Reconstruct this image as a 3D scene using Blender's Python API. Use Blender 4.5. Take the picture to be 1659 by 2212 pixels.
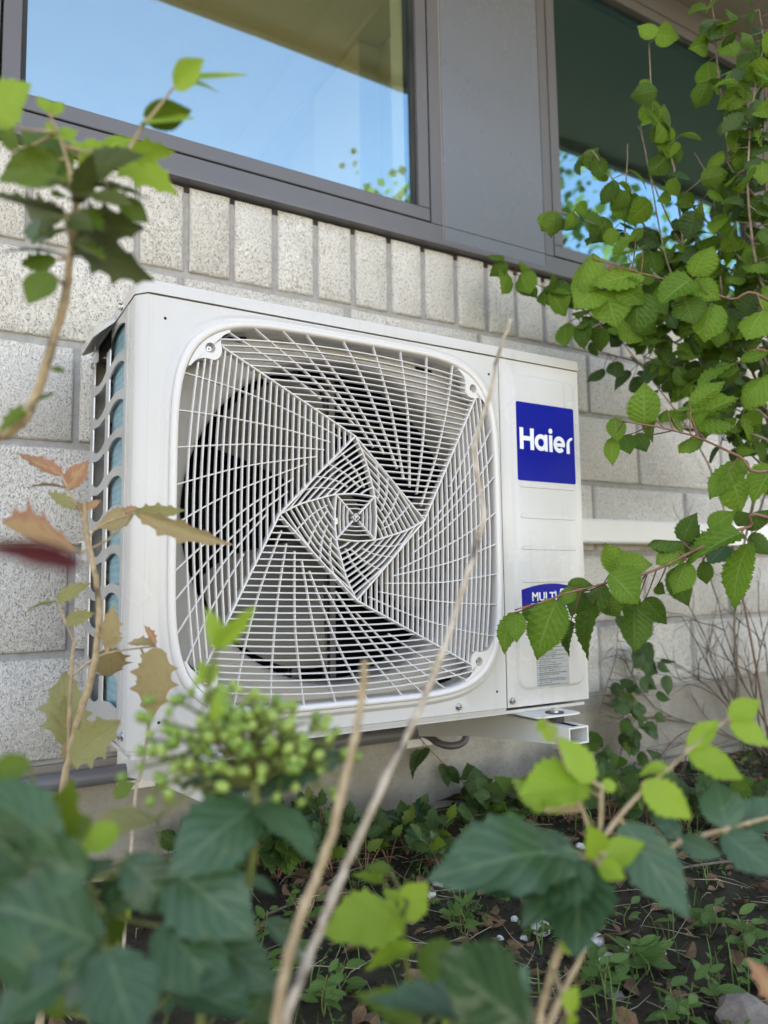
import bpy, bmesh, math, random
from mathutils import Vector, Matrix
from mathutils import noise as mnoise
random.seed(11)
PI = math.pi
sc = bpy.context.scene
for o in list(bpy.data.objects): bpy.data.objects.remove(o)
COL = sc.collection

# ------------------------------------------------------------------ camera
GZ = 0.342                                   # height of the unit's underside above the ground
CAM = Vector((-0.2693, -1.1391, 0.2325 + GZ))
RIGHT = Vector((0.8587, -0.5121, -0.0170)); DOWN = Vector((0.0338, 0.0898, -0.9954)); FWD = Vector((0.5113, 0.8542, 0.0944))
FPX = 1643.7                                 # focal length in pixels of a 1659 x 2212 picture
cd = bpy.data.cameras.new('camera'); cam = bpy.data.objects.new('camera', cd); COL.objects.link(cam)
FWD.normalize(); RIGHT = (RIGHT - FWD * RIGHT.dot(FWD)).normalized(); DOWN = FWD.cross(RIGHT)
cam.matrix_world = Matrix(((RIGHT.x, -DOWN.x, -FWD.x, CAM.x), (RIGHT.y, -DOWN.y, -FWD.y, CAM.y), (RIGHT.z, -DOWN.z, -FWD.z, CAM.z), (0, 0, 0, 1)))
cd.sensor_fit = 'VERTICAL'; cd.sensor_height = 36.0; cd.sensor_width = 27.0
cd.lens = FPX / 2212 * 36.0
cd.clip_start = 0.02; cd.clip_end = 600
cd.dof.use_dof = True; cd.dof.focus_distance = 1.28; cd.dof.aperture_fstop = 3.4
sc.camera = cam
sc.render.resolution_x = 768; sc.render.resolution_y = 1024

# ------------------------------------------------------------------ light
SUN_EL, SUN_AZ = math.radians(46), math.radians(-18)      # the sun stands behind the building, a little to the left
w = bpy.data.worlds.new('World'); sc.world = w; w.use_nodes = True
nt = w.node_tree; nt.nodes.clear()
sky = nt.nodes.new('ShaderNodeTexSky'); sky.sky_type = 'NISHITA'; sky.sun_disc = False
sky.sun_elevation = SUN_EL; sky.sun_rotation = SUN_AZ; sky.air_density = 1.0; sky.dust_density = 0.7; sky.ozone_density = 2.2
bg = nt.nodes.new('ShaderNodeBackground'); bg.inputs['Strength'].default_value = 0.13
wo = nt.nodes.new('ShaderNodeOutputWorld')
nt.links.new(sky.outputs[0], bg.inputs[0]); nt.links.new(bg.outputs[0], wo.inputs[0])
sd = bpy.data.lights.new('sun', 'SUN'); sd.energy = 4.0; sd.angle = math.radians(0.53); sd.color = (1.0, 0.95, 0.87)
sun = bpy.data.objects.new('sun', sd); COL.objects.link(sun)
tosun = Vector((math.sin(SUN_AZ) * math.cos(SUN_EL), math.cos(SUN_AZ) * math.cos(SUN_EL), math.sin(SUN_EL)))
sun.location = tosun * 30
sun.rotation_euler = tosun.to_track_quat('Z', 'Y').to_euler()
vs = sc.view_settings; vs.view_transform = 'Standard'; vs.look = 'None'; vs.gamma = 1.0; vs.use_curve_mapping = False
vs.exposure = 2.72
vs.use_white_balance = True; vs.white_balance_temperature = 9300; vs.white_balance_tint = 21

# ------------------------------------------------------------------ helpers
def U(px, py, depth):
    """pixel of the 1659 x 2212 photograph + distance along the view axis -> point"""
    return CAM + depth * (FWD + RIGHT * ((px - 829.5) / FPX) + DOWN * ((py - 1106.0) / FPX))
def on_plane(px, py, axis, val):
    d = FWD + RIGHT * ((px - 829.5) / FPX) + DOWN * ((py - 1106.0) / FPX)
    return CAM + d * ((val - CAM[axis]) / d[axis])
def Z5(x, y): return (1004.5 + x * .3945, 712.9 + y * .3945)
def Z2(x, y): return (829.5 + x * .5, y * .5)
def Z8(x, y): return (829.5 + x * .5, 1490.5 + y * .5)
def Z7(x, y): return (x * .5, 1555.3 + y * .5)
def Z6(x, y): return (x * .3809, 907.3 + y * .3809)

def tag(o, label=None, cat=None, group=None, kind=None):
    if label: o['label'] = label
    if cat: o['category'] = cat
    if group: o['group'] = group
    if kind: o['kind'] = kind
    return o
def empty(name, loc=(0, 0, 0), rot=(0, 0, 0), parent=None):
    o = bpy.data.objects.new(name, None); o.empty_display_size = 0.05; o.location = loc; o.rotation_euler = rot
    COL.objects.link(o); o.parent = parent; return o
def link(name, me, mat=None, parent=None, smooth=None):
    o = bpy.data.objects.new(name, me); COL.objects.link(o); o.parent = parent
    if mat and not me.materials: me.materials.append(mat)
    return o
def mesh(name, verts, faces, smooth=True, angle=35, recalc=True):
    me = bpy.data.meshes.new(name)
    me.from_pydata([tuple(v) for v in verts], [], faces)
    if recalc:
        bm = bmesh.new(); bm.from_mesh(me); bmesh.ops.recalc_face_normals(bm, faces=bm.faces); bm.to_mesh(me); bm.free()
    if smooth:
        for p in me.polygons: p.use_smooth = True
        if angle < 180: me.set_sharp_from_angle(angle=math.radians(angle))
    me.update(); return me
class MB:
    """collects shapes for one mesh"""
    def __init__(s): s.v = []; s.f = []
    def add(s, v, f):
        n = len(s.v); s.v += [Vector(p) for p in v]; s.f += [tuple(i + n for i in q) for q in f]; return s
    def box(s, x0, x1, y0, y1, z0, z1):
        return s.add([(x0,y0,z0),(x1,y0,z0),(x1,y1,z0),(x0,y1,z0),(x0,y0,z1),(x1,y0,z1),(x1,y1,z1),(x0,y1,z1)],
                     [(0,3,2,1),(4,5,6,7),(0,1,5,4),(1,2,6,5),(2,3,7,6),(3,0,4,7)])
    def cbox(s, x0, x1, y0, y1, z0, z1, c):
        """box whose front (-y) edges are chamfered by c"""
        v = [(x0,y1,z0),(x1,y1,z0),(x1,y1,z1),(x0,y1,z1),(x0,y0+c,z0),(x1,y0+c,z0),(x1,y0+c,z1),(x0,y0+c,z1),
             (x0+c,y0,z0+c),(x1-c,y0,z0+c),(x1-c,y0,z1-c),(x0+c,y0,z1-c)]
        f = [(3,2,1,0)]
        for a in (0, 4):
            for i in range(4):
                j = (i + 1) % 4; f.append((a+i, a+j, a+4+j, a+4+i))
        f.append((8,9,10,11)); return s.add(v, f)
    def loft(s, loops, closed=True, cap0=False, cap1=False):
        n = len(loops[0]); v = [p for l in loops for p in l]; f = []
        for k in range(len(loops) - 1):
            for i in range(n if closed else n - 1):
                j = (i + 1) % n; f.append((k*n+i, k*n+j, (k+1)*n+j, (k+1)*n+i))
        if cap0: f.append(tuple(range(n))[::-1])
        if cap1: f.append(tuple((len(loops)-1)*n + i for i in range(n)))
        return s.add(v, f)
    def prism(s, pts, y0, y1):
        """outline in x,z pushed from y0 (front) to y1"""
        return s.loft([[(x, y0, z) for x, z in pts], [(x, y1, z) for x, z in pts]], True, True, True)
    def tube(s, path, radii, n=7, cap=True):
        path = [Vector(p) for p in path]; loops = []
        up = Vector((0.13, 0.31, 0.94)); prev = None
        for i, p in enumerate(path):
            t = (path[min(i+1, len(path)-1)] - path[max(i-1, 0)])
            t = t.normalized() if t.length > 1e-9 else Vector((0, 0, 1))
            if prev is None: a = t.orthogonal().normalized()
            else: a = (prev - t * prev.dot(t)); a = a.normalized() if a.length > 1e-6 else t.orthogonal().normalized()
            prev = a; b = t.cross(a); r = radii[i] if isinstance(radii, (list, tuple)) else radii
            loops.append([p + (a * math.cos(2*PI*k/n) + b * math.sin(2*PI*k/n)) * r for k in range(n)])
        return s.loft(loops, True, cap, cap)
    def cyl(s, c, ax, r0, r1, h, n=24):
        c = Vector(c); ax = Vector(ax).normalized(); return s.tube([c, c + ax * h], [r0, r1], n)
    def ball(s, c, r, nu=8, nv=6, sq=(1, 1, 1)):
        c = Vector(c); loops = []
        for i in range(1, nv):
            t = PI * i / nv
            loops.append([c + Vector((math.sin(t)*math.cos(2*PI*k/nu)*sq[0], math.sin(t)*math.sin(2*PI*k/nu)*sq[1], math.cos(t)*sq[2])) * r for k in range(nu)])
        return s.loft(loops, True, True, True)
    def build(s, name, mat, parent=None, smooth=True, angle=35):
        return link(name, mesh(name, s.v, s.f, smooth, angle), mat, parent)
def spline(pts, n=6):
    """Catmull-Rom through the points"""
    P = [Vector(p) for p in pts]
    if len(P) < 3: return [P[0].lerp(P[-1], i / n) for i in range(n + 1)]
    out = []
    for i in range(len(P) - 1):
        p0 = P[max(i-1, 0)]; p1 = P[i]; p2 = P[i+1]; p3 = P[min(i+2, len(P)-1)]
        for k in range(n):
            t = k / n
            out.append(0.5 * ((2*p1) + (p2-p0)*t + (2*p0-5*p1+4*p2-p3)*t*t + (3*p1-p0-3*p2+p3)*t*t*t))
    out.append(P[-1]); return out

# ------------------------------------------------------------------ materials
class NT:
    def __init__(s, name):
        s.m = bpy.data.materials.new(name); s.m.use_nodes = True; s.t = s.m.node_tree; s.t.nodes.clear()
        s.out = s.n('OutputMaterial')
    def n(s, t, **kw):
        x = s.t.nodes.new('ShaderNode' + t)
        for k, v in kw.items():
            if k.startswith('i_'):
                key = k[2:]; x.inputs[int(key) if key.isdigit() else key.replace('_', ' ')].default_value = v
            else: setattr(x, k, v)
        return x
    def l(s, a, b): s.t.links.new(a, b)
    def math(s, op, a, b=None, clamp=False):
        x = s.n('Math', operation=op, use_clamp=clamp)
        for i, v in enumerate((a, b)):
            if v is None: continue
            if isinstance(v, (int, float)): x.inputs[i].default_value = v
            else: s.l(v, x.inputs[i])
        return x.outputs[0]
    def mix(s, fac, a, b, blend='MIX'):
        x = s.n('Mix', data_type='RGBA', blend_type=blend)
        for i, v in ((0, fac), (6, a), (7, b)):
            if isinstance(v, (int, float)): x.inputs[i].default_value = v
            elif isinstance(v, tuple): x.inputs[i].default_value = v if len(v) == 4 else v + (1,)
            else: s.l(v, x.inputs[i])
        return x.outputs[2]
    def ramp(s, fac, stops):
        x = s.n('ValToRGB'); e = x.color_ramp.elements
        while len(e) < len(stops): e.new(0.5)
        for i, (p, c) in enumerate(stops):
            e[i].position = p; e[i].color = (c, c, c, 1) if isinstance(c, (int, float)) else c + (1,)
        s.l(fac, x.inputs[0]); return x.outputs[0]
    def noise(s, vec, scale, detail=4, rough=0.55):
        x = s.n('TexNoise'); x.inputs['Scale'].default_value = scale; x.inputs['Detail'].default_value = detail; x.inputs['Roughness'].default_value = rough
        if vec is not None: s.l(vec, x.inputs['Vector'])
        return x.outputs['Fac']
    def bump(s, h, strength, dist=0.002, normal=None):
        x = s.n('Bump'); x.inputs['Strength'].default_value = strength; x.inputs['Distance'].default_value = dist
        s.l(h, x.inputs['Height'])
        if normal is not None: s.l(normal, x.inputs['Normal'])
        return x.outputs[0]
    def principled(s, col, rough=0.5, metal=0.0, normal=None, spec=0.5, coat=0.0):
        x = s.n('BsdfPrincipled')
        for k, v in (('Base Color', col), ('Roughness', rough), ('Metallic', metal)):
            if isinstance(v, (int, float)): x.inputs[k].default_value = v
            elif isinstance(v, tuple): x.inputs[k].default_value = v if len(v) == 4 else v + (1,)
            else: s.l(v, x.inputs[k])
        x.inputs['Specular IOR Level'].default_value = spec; x.inputs['Coat Weight'].default_value = coat
        if normal is not None: s.l(normal, x.inputs['Normal'])
        return x.outputs[0]
    def done(s, shader): s.l(shader, s.out.inputs[0]); return s.m
def pos(m): return m.n('NewGeometry').outputs['Position']

def paint(name, col, rough=0.35, dirt=0.06, bumps=0.04, metal=0.0, spec=0.5, dirtcol=(0.35, 0.31, 0.25), streak=0.0):
    m = NT(name); P = pos(m)
    big = m.noise(P, 6, 5); fine = m.noise(P, 900, 2); spots = m.noise(P, 140, 3)
    sp = m.ramp(spots, [(0.68, 0.0), (0.80, 1.0)])
    c = m.mix(m.math('MULTIPLY', m.ramp(big, [(0.35, 0.0), (0.75, 1.0)]), dirt), col, dirtcol)
    c = m.mix(m.math('MULTIPLY', sp, dirt * 1.2), c, dirtcol)
    if streak:
        mp = m.n('Mapping'); mp.inputs['Scale'].default_value = (70, 70, 2.2); m.l(P, mp.inputs[0]); st = m.noise(mp.outputs[0], 1.0, 3)
        c = m.mix(m.math('MULTIPLY', m.math('MULTIPLY', m.ramp(st, [(0.55, 0.0), (0.8, 1.0)]), m.ramp(big, [(0.4, 0.0), (0.6, 1.0)])), streak), c, dirtcol)
    r = m.math('ADD', m.math('MULTIPLY', big, 0.14), rough - 0.07)
    return m.done(m.principled(c, r, metal, m.bump(fine, bumps, 0.0006), spec))
M = {}
M['white'] = paint('white_enamel', (0.605, 0.59, 0.57), 0.26, 0.10, streak=0.38)
M['grille'] = paint('grille_plastic', (0.70, 0.675, 0.66), 0.34, 0.05)
M['shroud'] = paint('shroud_plastic', (0.42, 0.40, 0.37), 0.36, 0.16)
M['fan'] = paint('fan_plastic', (0.095, 0.083, 0.062), 0.32, 0.35, dirtcol=(0.055, 0.045, 0.03))
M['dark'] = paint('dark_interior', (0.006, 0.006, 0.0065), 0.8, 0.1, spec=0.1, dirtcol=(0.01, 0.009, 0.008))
M['galv'] = paint('galvanised_steel', (0.60, 0.60, 0.59), 0.38, 0.10, metal=0.55)
M['steel'] = paint('zinc_screw', (0.62, 0.63, 0.65), 0.25, 0.05, metal=1.0)
M['bracket'] = paint('bracket_paint', (0.76, 0.75, 0.71), 0.35, 0.08)
M['trunk'] = paint('trunking_plastic', (0.84, 0.84, 0.83), 0.40, 0.06)
M['frame'] = paint('window_frame_paint', (0.122, 0.120, 0.134), 0.34, 0.05, dirtcol=(0.30, 0.28, 0.26))
M['panel'] = paint('facade_panel_sky_tint', (0.150, 0.164, 0.196), 0.28, 0.03, dirtcol=(0.30, 0.28, 0.26))  # blue of the reflected sky put into the base colour
M['tubecu'] = paint('dull_copper', (0.09, 0.06, 0.05), 0.35, 0.2, metal=0.6)
M['mount'] = paint('dull_mount_steel', (0.16, 0.155, 0.145), 0.5, 0.2, spec=0.3)
M['rubber'] = paint('black_rubber', (0.012, 0.012, 0.013), 0.55, 0.1)
M['seal'] = paint('pale_sealant', (0.50, 0.40, 0.33), 0.6, 0.1)
M['pipe'] = paint('grey_conduit', (0.13, 0.13, 0.15), 0.38, 0.2)
M['cable'] = paint('dark_cable', (0.06, 0.055, 0.06), 0.45, 0.2)
M['soffit'] = paint('soffit_paint', (0.20, 0.19, 0.17), 0.6, 0.15)
M['roomdim'] = paint('darkened_room_ceiling', (0.36, 0.38, 0.29), 0.8, 0.05)  # dimness of the right room put into a darker ceiling colour
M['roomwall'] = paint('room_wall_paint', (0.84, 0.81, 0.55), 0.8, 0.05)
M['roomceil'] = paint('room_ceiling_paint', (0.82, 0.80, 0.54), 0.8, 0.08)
M['roombeam'] = paint('room_beam_paint', (0.88, 0.86, 0.64), 0.8, 0.05)
M['blue'] = paint('blue_sticker', (0.0, 0.010, 0.26), 0.25, 0.02, spec=0.08, dirtcol=(0.1, 0.15, 0.4))
M['print'] = paint('white_print', (0.82, 0.83, 0.86), 0.4, 0.0)
def m_fin():
    m = NT('coil_fins'); P = pos(m)
    sep = m.n('SeparateXYZ'); m.l(P, sep.inputs[0])
    wv = m.n('TexWave', wave_type='BANDS', bands_direction='Y', i_Scale=130.0, i_Distortion=0.6); wv.inputs['Detail Scale'].default_value = 3; m.l(P, wv.inputs['Vector'])
    wz = m.n('TexWave', wave_type='BANDS', bands_direction='Z', i_Scale=26.0, i_Distortion=7.0); wz.inputs['Detail Scale'].default_value = 9; m.l(P, wz.inputs['Vector'])
    n = m.noise(P, 60, 3)
    c = m.mix(wv.outputs['Fac'], (0.04, 0.20, 0.30), (0.30, 0.60, 0.70))
    c = m.mix(m.math('MULTIPLY', wz.outputs['Fac'], 0.45), c, (0.55, 0.78, 0.80))
    return m.done(m.principled(c, 0.32, 0.35, m.bump(wv.outputs['Fac'], 0.5, 0.001)))
M['fins'] = m_fin()
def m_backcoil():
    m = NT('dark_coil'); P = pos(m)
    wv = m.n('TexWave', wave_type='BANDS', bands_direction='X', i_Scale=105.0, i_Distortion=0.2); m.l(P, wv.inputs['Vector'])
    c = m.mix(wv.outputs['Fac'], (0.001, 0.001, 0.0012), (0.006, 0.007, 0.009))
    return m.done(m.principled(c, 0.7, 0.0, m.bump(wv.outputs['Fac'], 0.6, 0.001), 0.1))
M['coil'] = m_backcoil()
def m_spec():
    """grey data label with rows of illegible small print"""
    m = NT('data_label'); uv = m.n('UVMap').outputs[0]; s = m.n('SeparateXYZ'); m.l(uv, s.inputs[0])
    rows = m.math('FRACT', m.math('MULTIPLY', s.outputs[1], 34.0))
    line = m.math('MULTIPLY', m.math('GREATER_THAN', rows, 0.35), m.math('LESS_THAN', rows, 0.75))
    rowid = m.math('FLOOR', m.math('MULTIPLY', s.outputs[1], 34.0))
    cb = m.n('CombineXYZ'); m.l(m.math('MULTIPLY', s.outputs[0], 46.0), cb.inputs[0]); m.l(m.math('MULTIPLY', rowid, 7.31), cb.inputs[1])
    ch = m.math('GREATER_THAN', m.noise(cb.outputs[0], 1.0, 1), 0.42)
    ln = m.n('TexWhiteNoise', noise_dimensions='1D'); m.l(rowid, ln.inputs['W'])
    inside = m.math('MULTIPLY', m.math('GREATER_THAN', s.outputs[0], 0.06), m.math('LESS_THAN', s.outputs[0], m.math('ADD', m.math('MULTIPLY', ln.outputs['Value'], 0.6), 0.36)))
    ink = m.math('MULTIPLY', m.math('MULTIPLY', line, ch), inside)
    rule = m.math('LESS_THAN', m.math('FRACT', m.math('MULTIPLY', s.outputs[1], 34.0 / 3)), 0.07)
    ink = m.math('MAXIMUM', ink, m.math('MULTIPLY', rule, 0.7))
    c = m.mix(m.math('MULTIPLY', ink, 0.8), (0.33, 0.36, 0.38), (0.03, 0.035, 0.04))
    return m.done(m.principled(c, 0.35, 0.2))
M['spec'] = m_spec()
def m_block():
    m = NT('pitted_block'); P = pos(m); oi = m.n('ObjectInfo').outputs['Random']
    mp = m.n('Mapping'); mp.inputs['Scale'].default_value = (1.0, 1.0, 0.62); m.l(P, mp.inputs[0]); Q = mp.outputs[0]
    a = m.noise(Q, 620, 2, 0.7); b = m.noise(Q, 250, 3, 0.7); big = m.noise(P, 5, 4); mid = m.noise(P, 30, 3)
    h = m.math('ADD', m.math('MULTIPLY', a, 0.6), m.math('MULTIPLY', b, 0.5))
    pit = m.ramp(h, [(0.45, 1.0), (0.52, 0.0)])
    base = m.mix(oi, (0.78, 0.745, 0.69), (0.88, 0.85, 0.80))
    base = m.mix(m.math('MULTIPLY', m.ramp(big, [(0.42, 0.0), (0.75, 1.0)]), 0.35), base, (0.56, 0.49, 0.40))
    base = m.mix(m.math('MULTIPLY', m.ramp(mid, [(0.55, 0.0), (0.75, 1.0)]), 0.25), base, (0.75, 0.72, 0.68))
    c = m.mix(m.math('MULTIPLY', pit, 0.66), base, (0.07, 0.06, 0.055))  # shade inside the pits mixed into the colour
    return m.done(m.principled(c, 0.9, 0, m.bump(m.ramp(h, [(0.40, 0.0), (0.60, 1.0)]), 0.8, 0.0025), 0.2))
M['block'] = m_block()
def m_rough(name, c1, c2, scale=30, bumpd=0.003, pits=None, strength=0.6):
    m = NT(name); P = pos(m); a = m.noise(P, scale, 6, 0.65); b = m.noise(P, scale * 14, 3, 0.6); d = m.noise(P, scale * 0.12, 3)
    c = m.mix(m.ramp(a, [(0.3, 0.0), (0.7, 1.0)]), c1, c2)
    c = m.mix(m.math('MULTIPLY', m.ramp(b, [(0.3, 1.0), (0.5, 0.0)]), 0.35), c, tuple(x * 0.45 for x in c1))
    if pits: c = m.mix(m.math('MULTIPLY', m.ramp(d, [(0.45, 0.0), (0.65, 1.0)]), 0.6), c, pits)
    h = m.math('ADD', a, m.math('MULTIPLY', b, 0.35))
    return m.done(m.principled(c, 0.92, 0, m.bump(h, strength, bumpd), 0.2))
M['mortar'] = m_rough('mortar', (0.31, 0.30, 0.29), (0.43, 0.42, 0.41), 60, 0.002)
M['concrete'] = m_rough('concrete_plinth', (0.27, 0.245, 0.205), (0.40, 0.37, 0.32), 14, 0.002, (0.22, 0.19, 0.15))
M['soil'] = m_rough('soil', (0.026, 0.019, 0.013), (0.080, 0.062, 0.043), 25, 0.010, (0.035, 0.038, 0.018), 1.0)
M['lawn'] = m_rough('lawn', (0.06, 0.09, 0.03), (0.10, 0.14, 0.05), 8, 0.01)
M['bounce_paving'] = m_rough('bounce_paving', (0.42, 0.38, 0.33), (0.52, 0.47, 0.41), 8, 0.002)
M['rubble'] = m_rough('white_rubble', (0.52, 0.50, 0.45), (0.76, 0.74, 0.68), 90, 0.003)
M['stone'] = m_rough('brown_stone', (0.16, 0.13, 0.11), (0.28, 0.24, 0.20), 60, 0.003)
M['litter'] = m_rough('dead_leaves', (0.10, 0.055, 0.028), (0.24, 0.15, 0.085), 20, 0.002)
M['straw'] = m_rough('dry_straw', (0.28, 0.23, 0.15), (0.42, 0.36, 0.25), 20, 0.001)
M['petal'] = paint('violet_petal', (0.15, 0.08, 0.42), 0.5, 0.0)
def m_bark(name, c1, c2, spots=(0.03, 0.02, 0.015)):
    m = NT(name); P = pos(m); a = m.noise(P, 70, 5, 0.65); b = m.noise(P, 260, 3); e = m.noise(P, 24, 3)
    c = m.mix(m.ramp(a, [(0.35, 0.0), (0.65, 1.0)]), c1, c2)
    c = m.mix(m.math('MULTIPLY', m.ramp(e, [(0.60, 0.0), (0.70, 1.0)]), 0.75), c, spots)
    return m.done(m.principled(c, 0.75, 0, m.bump(b, 0.6, 0.001), 0.3))
M['bark'] = m_bark('pale_bark', (0.36, 0.28, 0.19), (0.55, 0.47, 0.38))
M['bark2'] = m_bark('tan_bark', (0.33, 0.23, 0.13), (0.50, 0.38, 0.24))
M['greystem'] = m_bark('grey_bark', (0.20, 0.15, 0.11), (0.34, 0.27, 0.21))
M['redstem'] = m_bark('reddish_stem', (0.20, 0.09, 0.07), (0.30, 0.16, 0.10))
M['twig'] = m_bark('dry_twig', (0.10, 0.07, 0.05), (0.20, 0.15, 0.11))
M['greenstem'] = m_bark('green_stem', (0.10, 0.13, 0.035), (0.19, 0.20, 0.06), (0.20, 0.14, 0.06))
M['trunkbark'] = m_bark('tree_bark', (0.06, 0.045, 0.035), (0.12, 0.09, 0.07))
def m_leaf(name, c1, c2, vein, nveins=9, slope=0.55, trans=0.35, rough=0.42, spots=None, spec=0.22, veinmix=0.4, tip=None, relief=0.5, tipmix=1.0, wear=0.0):
    """colour and relief of a leaf from its own length (u) and width (v) coordinates"""
    m = NT(name); uv = m.n('UVMap').outputs[0]; s = m.n('SeparateXYZ'); m.l(uv, s.inputs[0])
    u = s.outputs[0]; v = m.math('ABSOLUTE', m.math('SUBTRACT', m.math('MULTIPLY', s.outputs[1], 2.0), 1.0))
    oi = m.n('ObjectInfo').outputs['Random']; P = pos(m)
    mid = m.ramp(v, [(0.0, 1.0), (0.085, 0.0)])
    k = m.math('FRACT', m.math('MULTIPLY', m.math('SUBTRACT', u, m.math('MULTIPLY', v, slope * 0.5)), float(nveins)))
    k = m.math('ABSOLUTE', m.math('SUBTRACT', k, 0.5))           # 0.5 on the vein, 0 between veins
    side = m.ramp(k, [(0.38, 0.0), (0.5, 1.0)])
    net = m.n('TexVoronoi', feature='DISTANCE_TO_EDGE', i_Scale=26.0); m.l(uv, net.inputs['Vector'])
    veins = m.math('MAXIMUM', mid, m.math('MULTIPLY', side, 0.7))
    n1 = m.noise(P, 40, 3); n2 = m.noise(uv, 5, 4)
    c = m.mix(oi, c1, c2)
    c = m.mix(m.math('MULTIPLY', m.ramp(n1, [(0.35, 0.0), (0.7, 1.0)]), 0.35), c, c2)
    if tip: c = m.mix(m.math('MULTIPLY', m.ramp(m.math('ADD', m.math('MULTIPLY', v, 0.5), m.math('ADD', n2, m.math('MULTIPLY', oi, .35))), [(0.85, 0.0), (1.25, 1.0)]), tipmix), c, tip)
    c = m.mix(m.math('MULTIPLY', veins, veinmix), c, vein)
    if spots:
        vo = m.noise(uv, 9, 3, 0.7); c = m.mix(m.math('MULTIPLY', m.ramp(vo, [(0.60, 0.0), (0.68, 1.0)]), 0.75), c, spots)
        vq = m.n('TexVoronoi', i_Scale=7.0); m.l(uv, vq.inputs['Vector'])
        c = m.mix(m.ramp(vq.outputs['Distance'], [(0.07, 0.9), (0.13, 0.0)]), c, tuple(x * 0.4 for x in spots))
    if wear:
        wn = m.noise(P, 55, 4, 0.7); c = m.mix(m.math('MULTIPLY', m.ramp(wn, [(0.60, 0.0), (0.72, 1.0)]), wear), c, (0.20, 0.19, 0.06))
    h = m.math('ADD', m.math('MULTIPLY', m.math('SUBTRACT', 0.5, k), 0.9), m.math('MULTIPLY', net.outputs['Distance'], 0.5))
    h = m.math('SUBTRACT', h, m.math('MULTIPLY', mid, 0.5))
    nb = m.bump(h, relief, 0.0025)
    back = m.n('NewGeometry').outputs['Backfacing']
    cb = m.mix(m.math('MULTIPLY', back, 0.35), c, tuple(min(1, x * 1.5 + 0.03) for x in c2))
    pr = m.principled(cb, rough, 0, nb, spec)
    tr = m.n('BsdfTranslucent'); m.l(m.mix(0.5, c, tuple(min(1, x * 1.6) for x in c2)), tr.inputs[0]); m.l(nb, tr.inputs[1])
    ms = m.n('MixShader'); ms.inputs[0].default_value = trans; m.l(pr, ms.inputs[1]); m.l(tr.outputs[0], ms.inputs[2])
    return m.done(ms.outputs[0])
M['hazel'] = m_leaf('hazel_leaf', (0.080, 0.195, 0.020), (0.175, 0.320, 0.036), (0.33, 0.43, 0.15), 8, 0.6, 0.45, 0.5, veinmix=.55, relief=.8, wear=.5)
M['hazeld'] = m_leaf('hazel_leaf_deep', (0.042, 0.112, 0.014), (0.100, 0.190, 0.024), (0.18, 0.27, 0.10), 8, 0.6, 0.33, 0.5, veinmix=.5, relief=.8, wear=.4)
M['ivy'] = m_leaf('ivy_leaf', (0.030, 0.075, 0.024), (0.065, 0.125, 0.035), (0.14, 0.22, 0.08), 5, 0.9, 0.25, 0.4)
M['teal'] = m_leaf('mahonia_dark_leaf', (0.013, 0.050, 0.018), (0.046, 0.122, 0.048), (0.17, 0.25, 0.12), 6, 0.8, 0.16, 0.30, veinmix=0.5, spec=0.5, relief=0.3, wear=.35)
M['mah'] = m_leaf('mahonia_leaf', (0.055, 0.115, 0.014), (0.115, 0.18, 0.020), (0.17, 0.23, 0.07), 6, 0.8, 0.28, 0.36, veinmix=0.3, relief=0.18)
M['mahbrown'] = m_leaf('mahonia_olive_leaf', (0.048, 0.072, 0.020), (0.085, 0.105, 0.030), (0.13, 0.15, 0.05), 6, 0.8, 0.25, 0.36, veinmix=0.3, relief=0.18)
M['lime'] = m_leaf('mahonia_young_leaf', (0.20, 0.34, 0.030), (0.31, 0.46, 0.055), (0.34, 0.45, 0.12), 6, 0.8, 0.42, 0.45, veinmix=0.3, relief=0.18)
M['tan'] = m_leaf('mahonia_autumn_leaf', (0.33, 0.25, 0.11), (0.44, 0.35, 0.18), (0.42, 0.30, 0.16), 5, 0.8, 0.30, 0.5, spots=(0.22, 0.15, 0.05), tip=(0.38, 0.17, 0.10), tipmix=.3, veinmix=0.35, relief=.25)
M['olive'] = m_leaf('mahonia_fading_leaf', (0.24, 0.23, 0.08), (0.33, 0.31, 0.13), (0.34, 0.29, 0.15), 5, 0.8, 0.28, 0.5, spots=(0.30, 0.16, 0.05), veinmix=0.35)
M['pink'] = m_leaf('mahonia_pink_leaf', (0.46, 0.26, 0.15), (0.52, 0.34, 0.16), (0.45, 0.20, 0.14), 5, 0.8, 0.30, 0.5, tip=(0.42, 0.10, 0.10), tipmix=.55, veinmix=0.35)
M['maroon'] = m_leaf('mahonia_maroon_leaf', (0.10, 0.018, 0.022), (0.16, 0.035, 0.04), (0.2, 0.06, 0.05), 5, 0.8, 0.2, 0.45, veinmix=0.2)
M['peri'] = m_leaf('periwinkle_leaf', (0.055, 0.13, 0.03), (0.10, 0.20, 0.05), (0.2, 0.3, 0.1), 5, 0.7, 0.28, 0.32)
def m_berry():
    m = NT('unripe_berry'); oi = m.n('ObjectInfo').outputs['Random']; n = m.noise(pos(m), 300, 3)
    c = m.mix(oi, (0.12, 0.24, 0.03), (0.30, 0.42, 0.09)); c = m.mix(m.math('MULTIPLY', m.ramp(n, [(0.5, 0.0), (0.75, 1.0)]), 0.4), c, (0.30, 0.26, 0.10))
    return m.done(m.principled(c, 0.38, 0))
M['berry'] = m_berry()
M['blade'] = m_rough('grass_blade', (0.06, 0.13, 0.03), (0.12, 0.22, 0.05), 20, 0.0005)
M['crown'] = m_leaf('tree_leaf', (0.05, 0.10, 0.02), (0.10, 0.17, 0.035), (0.15, 0.22, 0.06), 6, 0.6, 0.3, 0.5)
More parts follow.
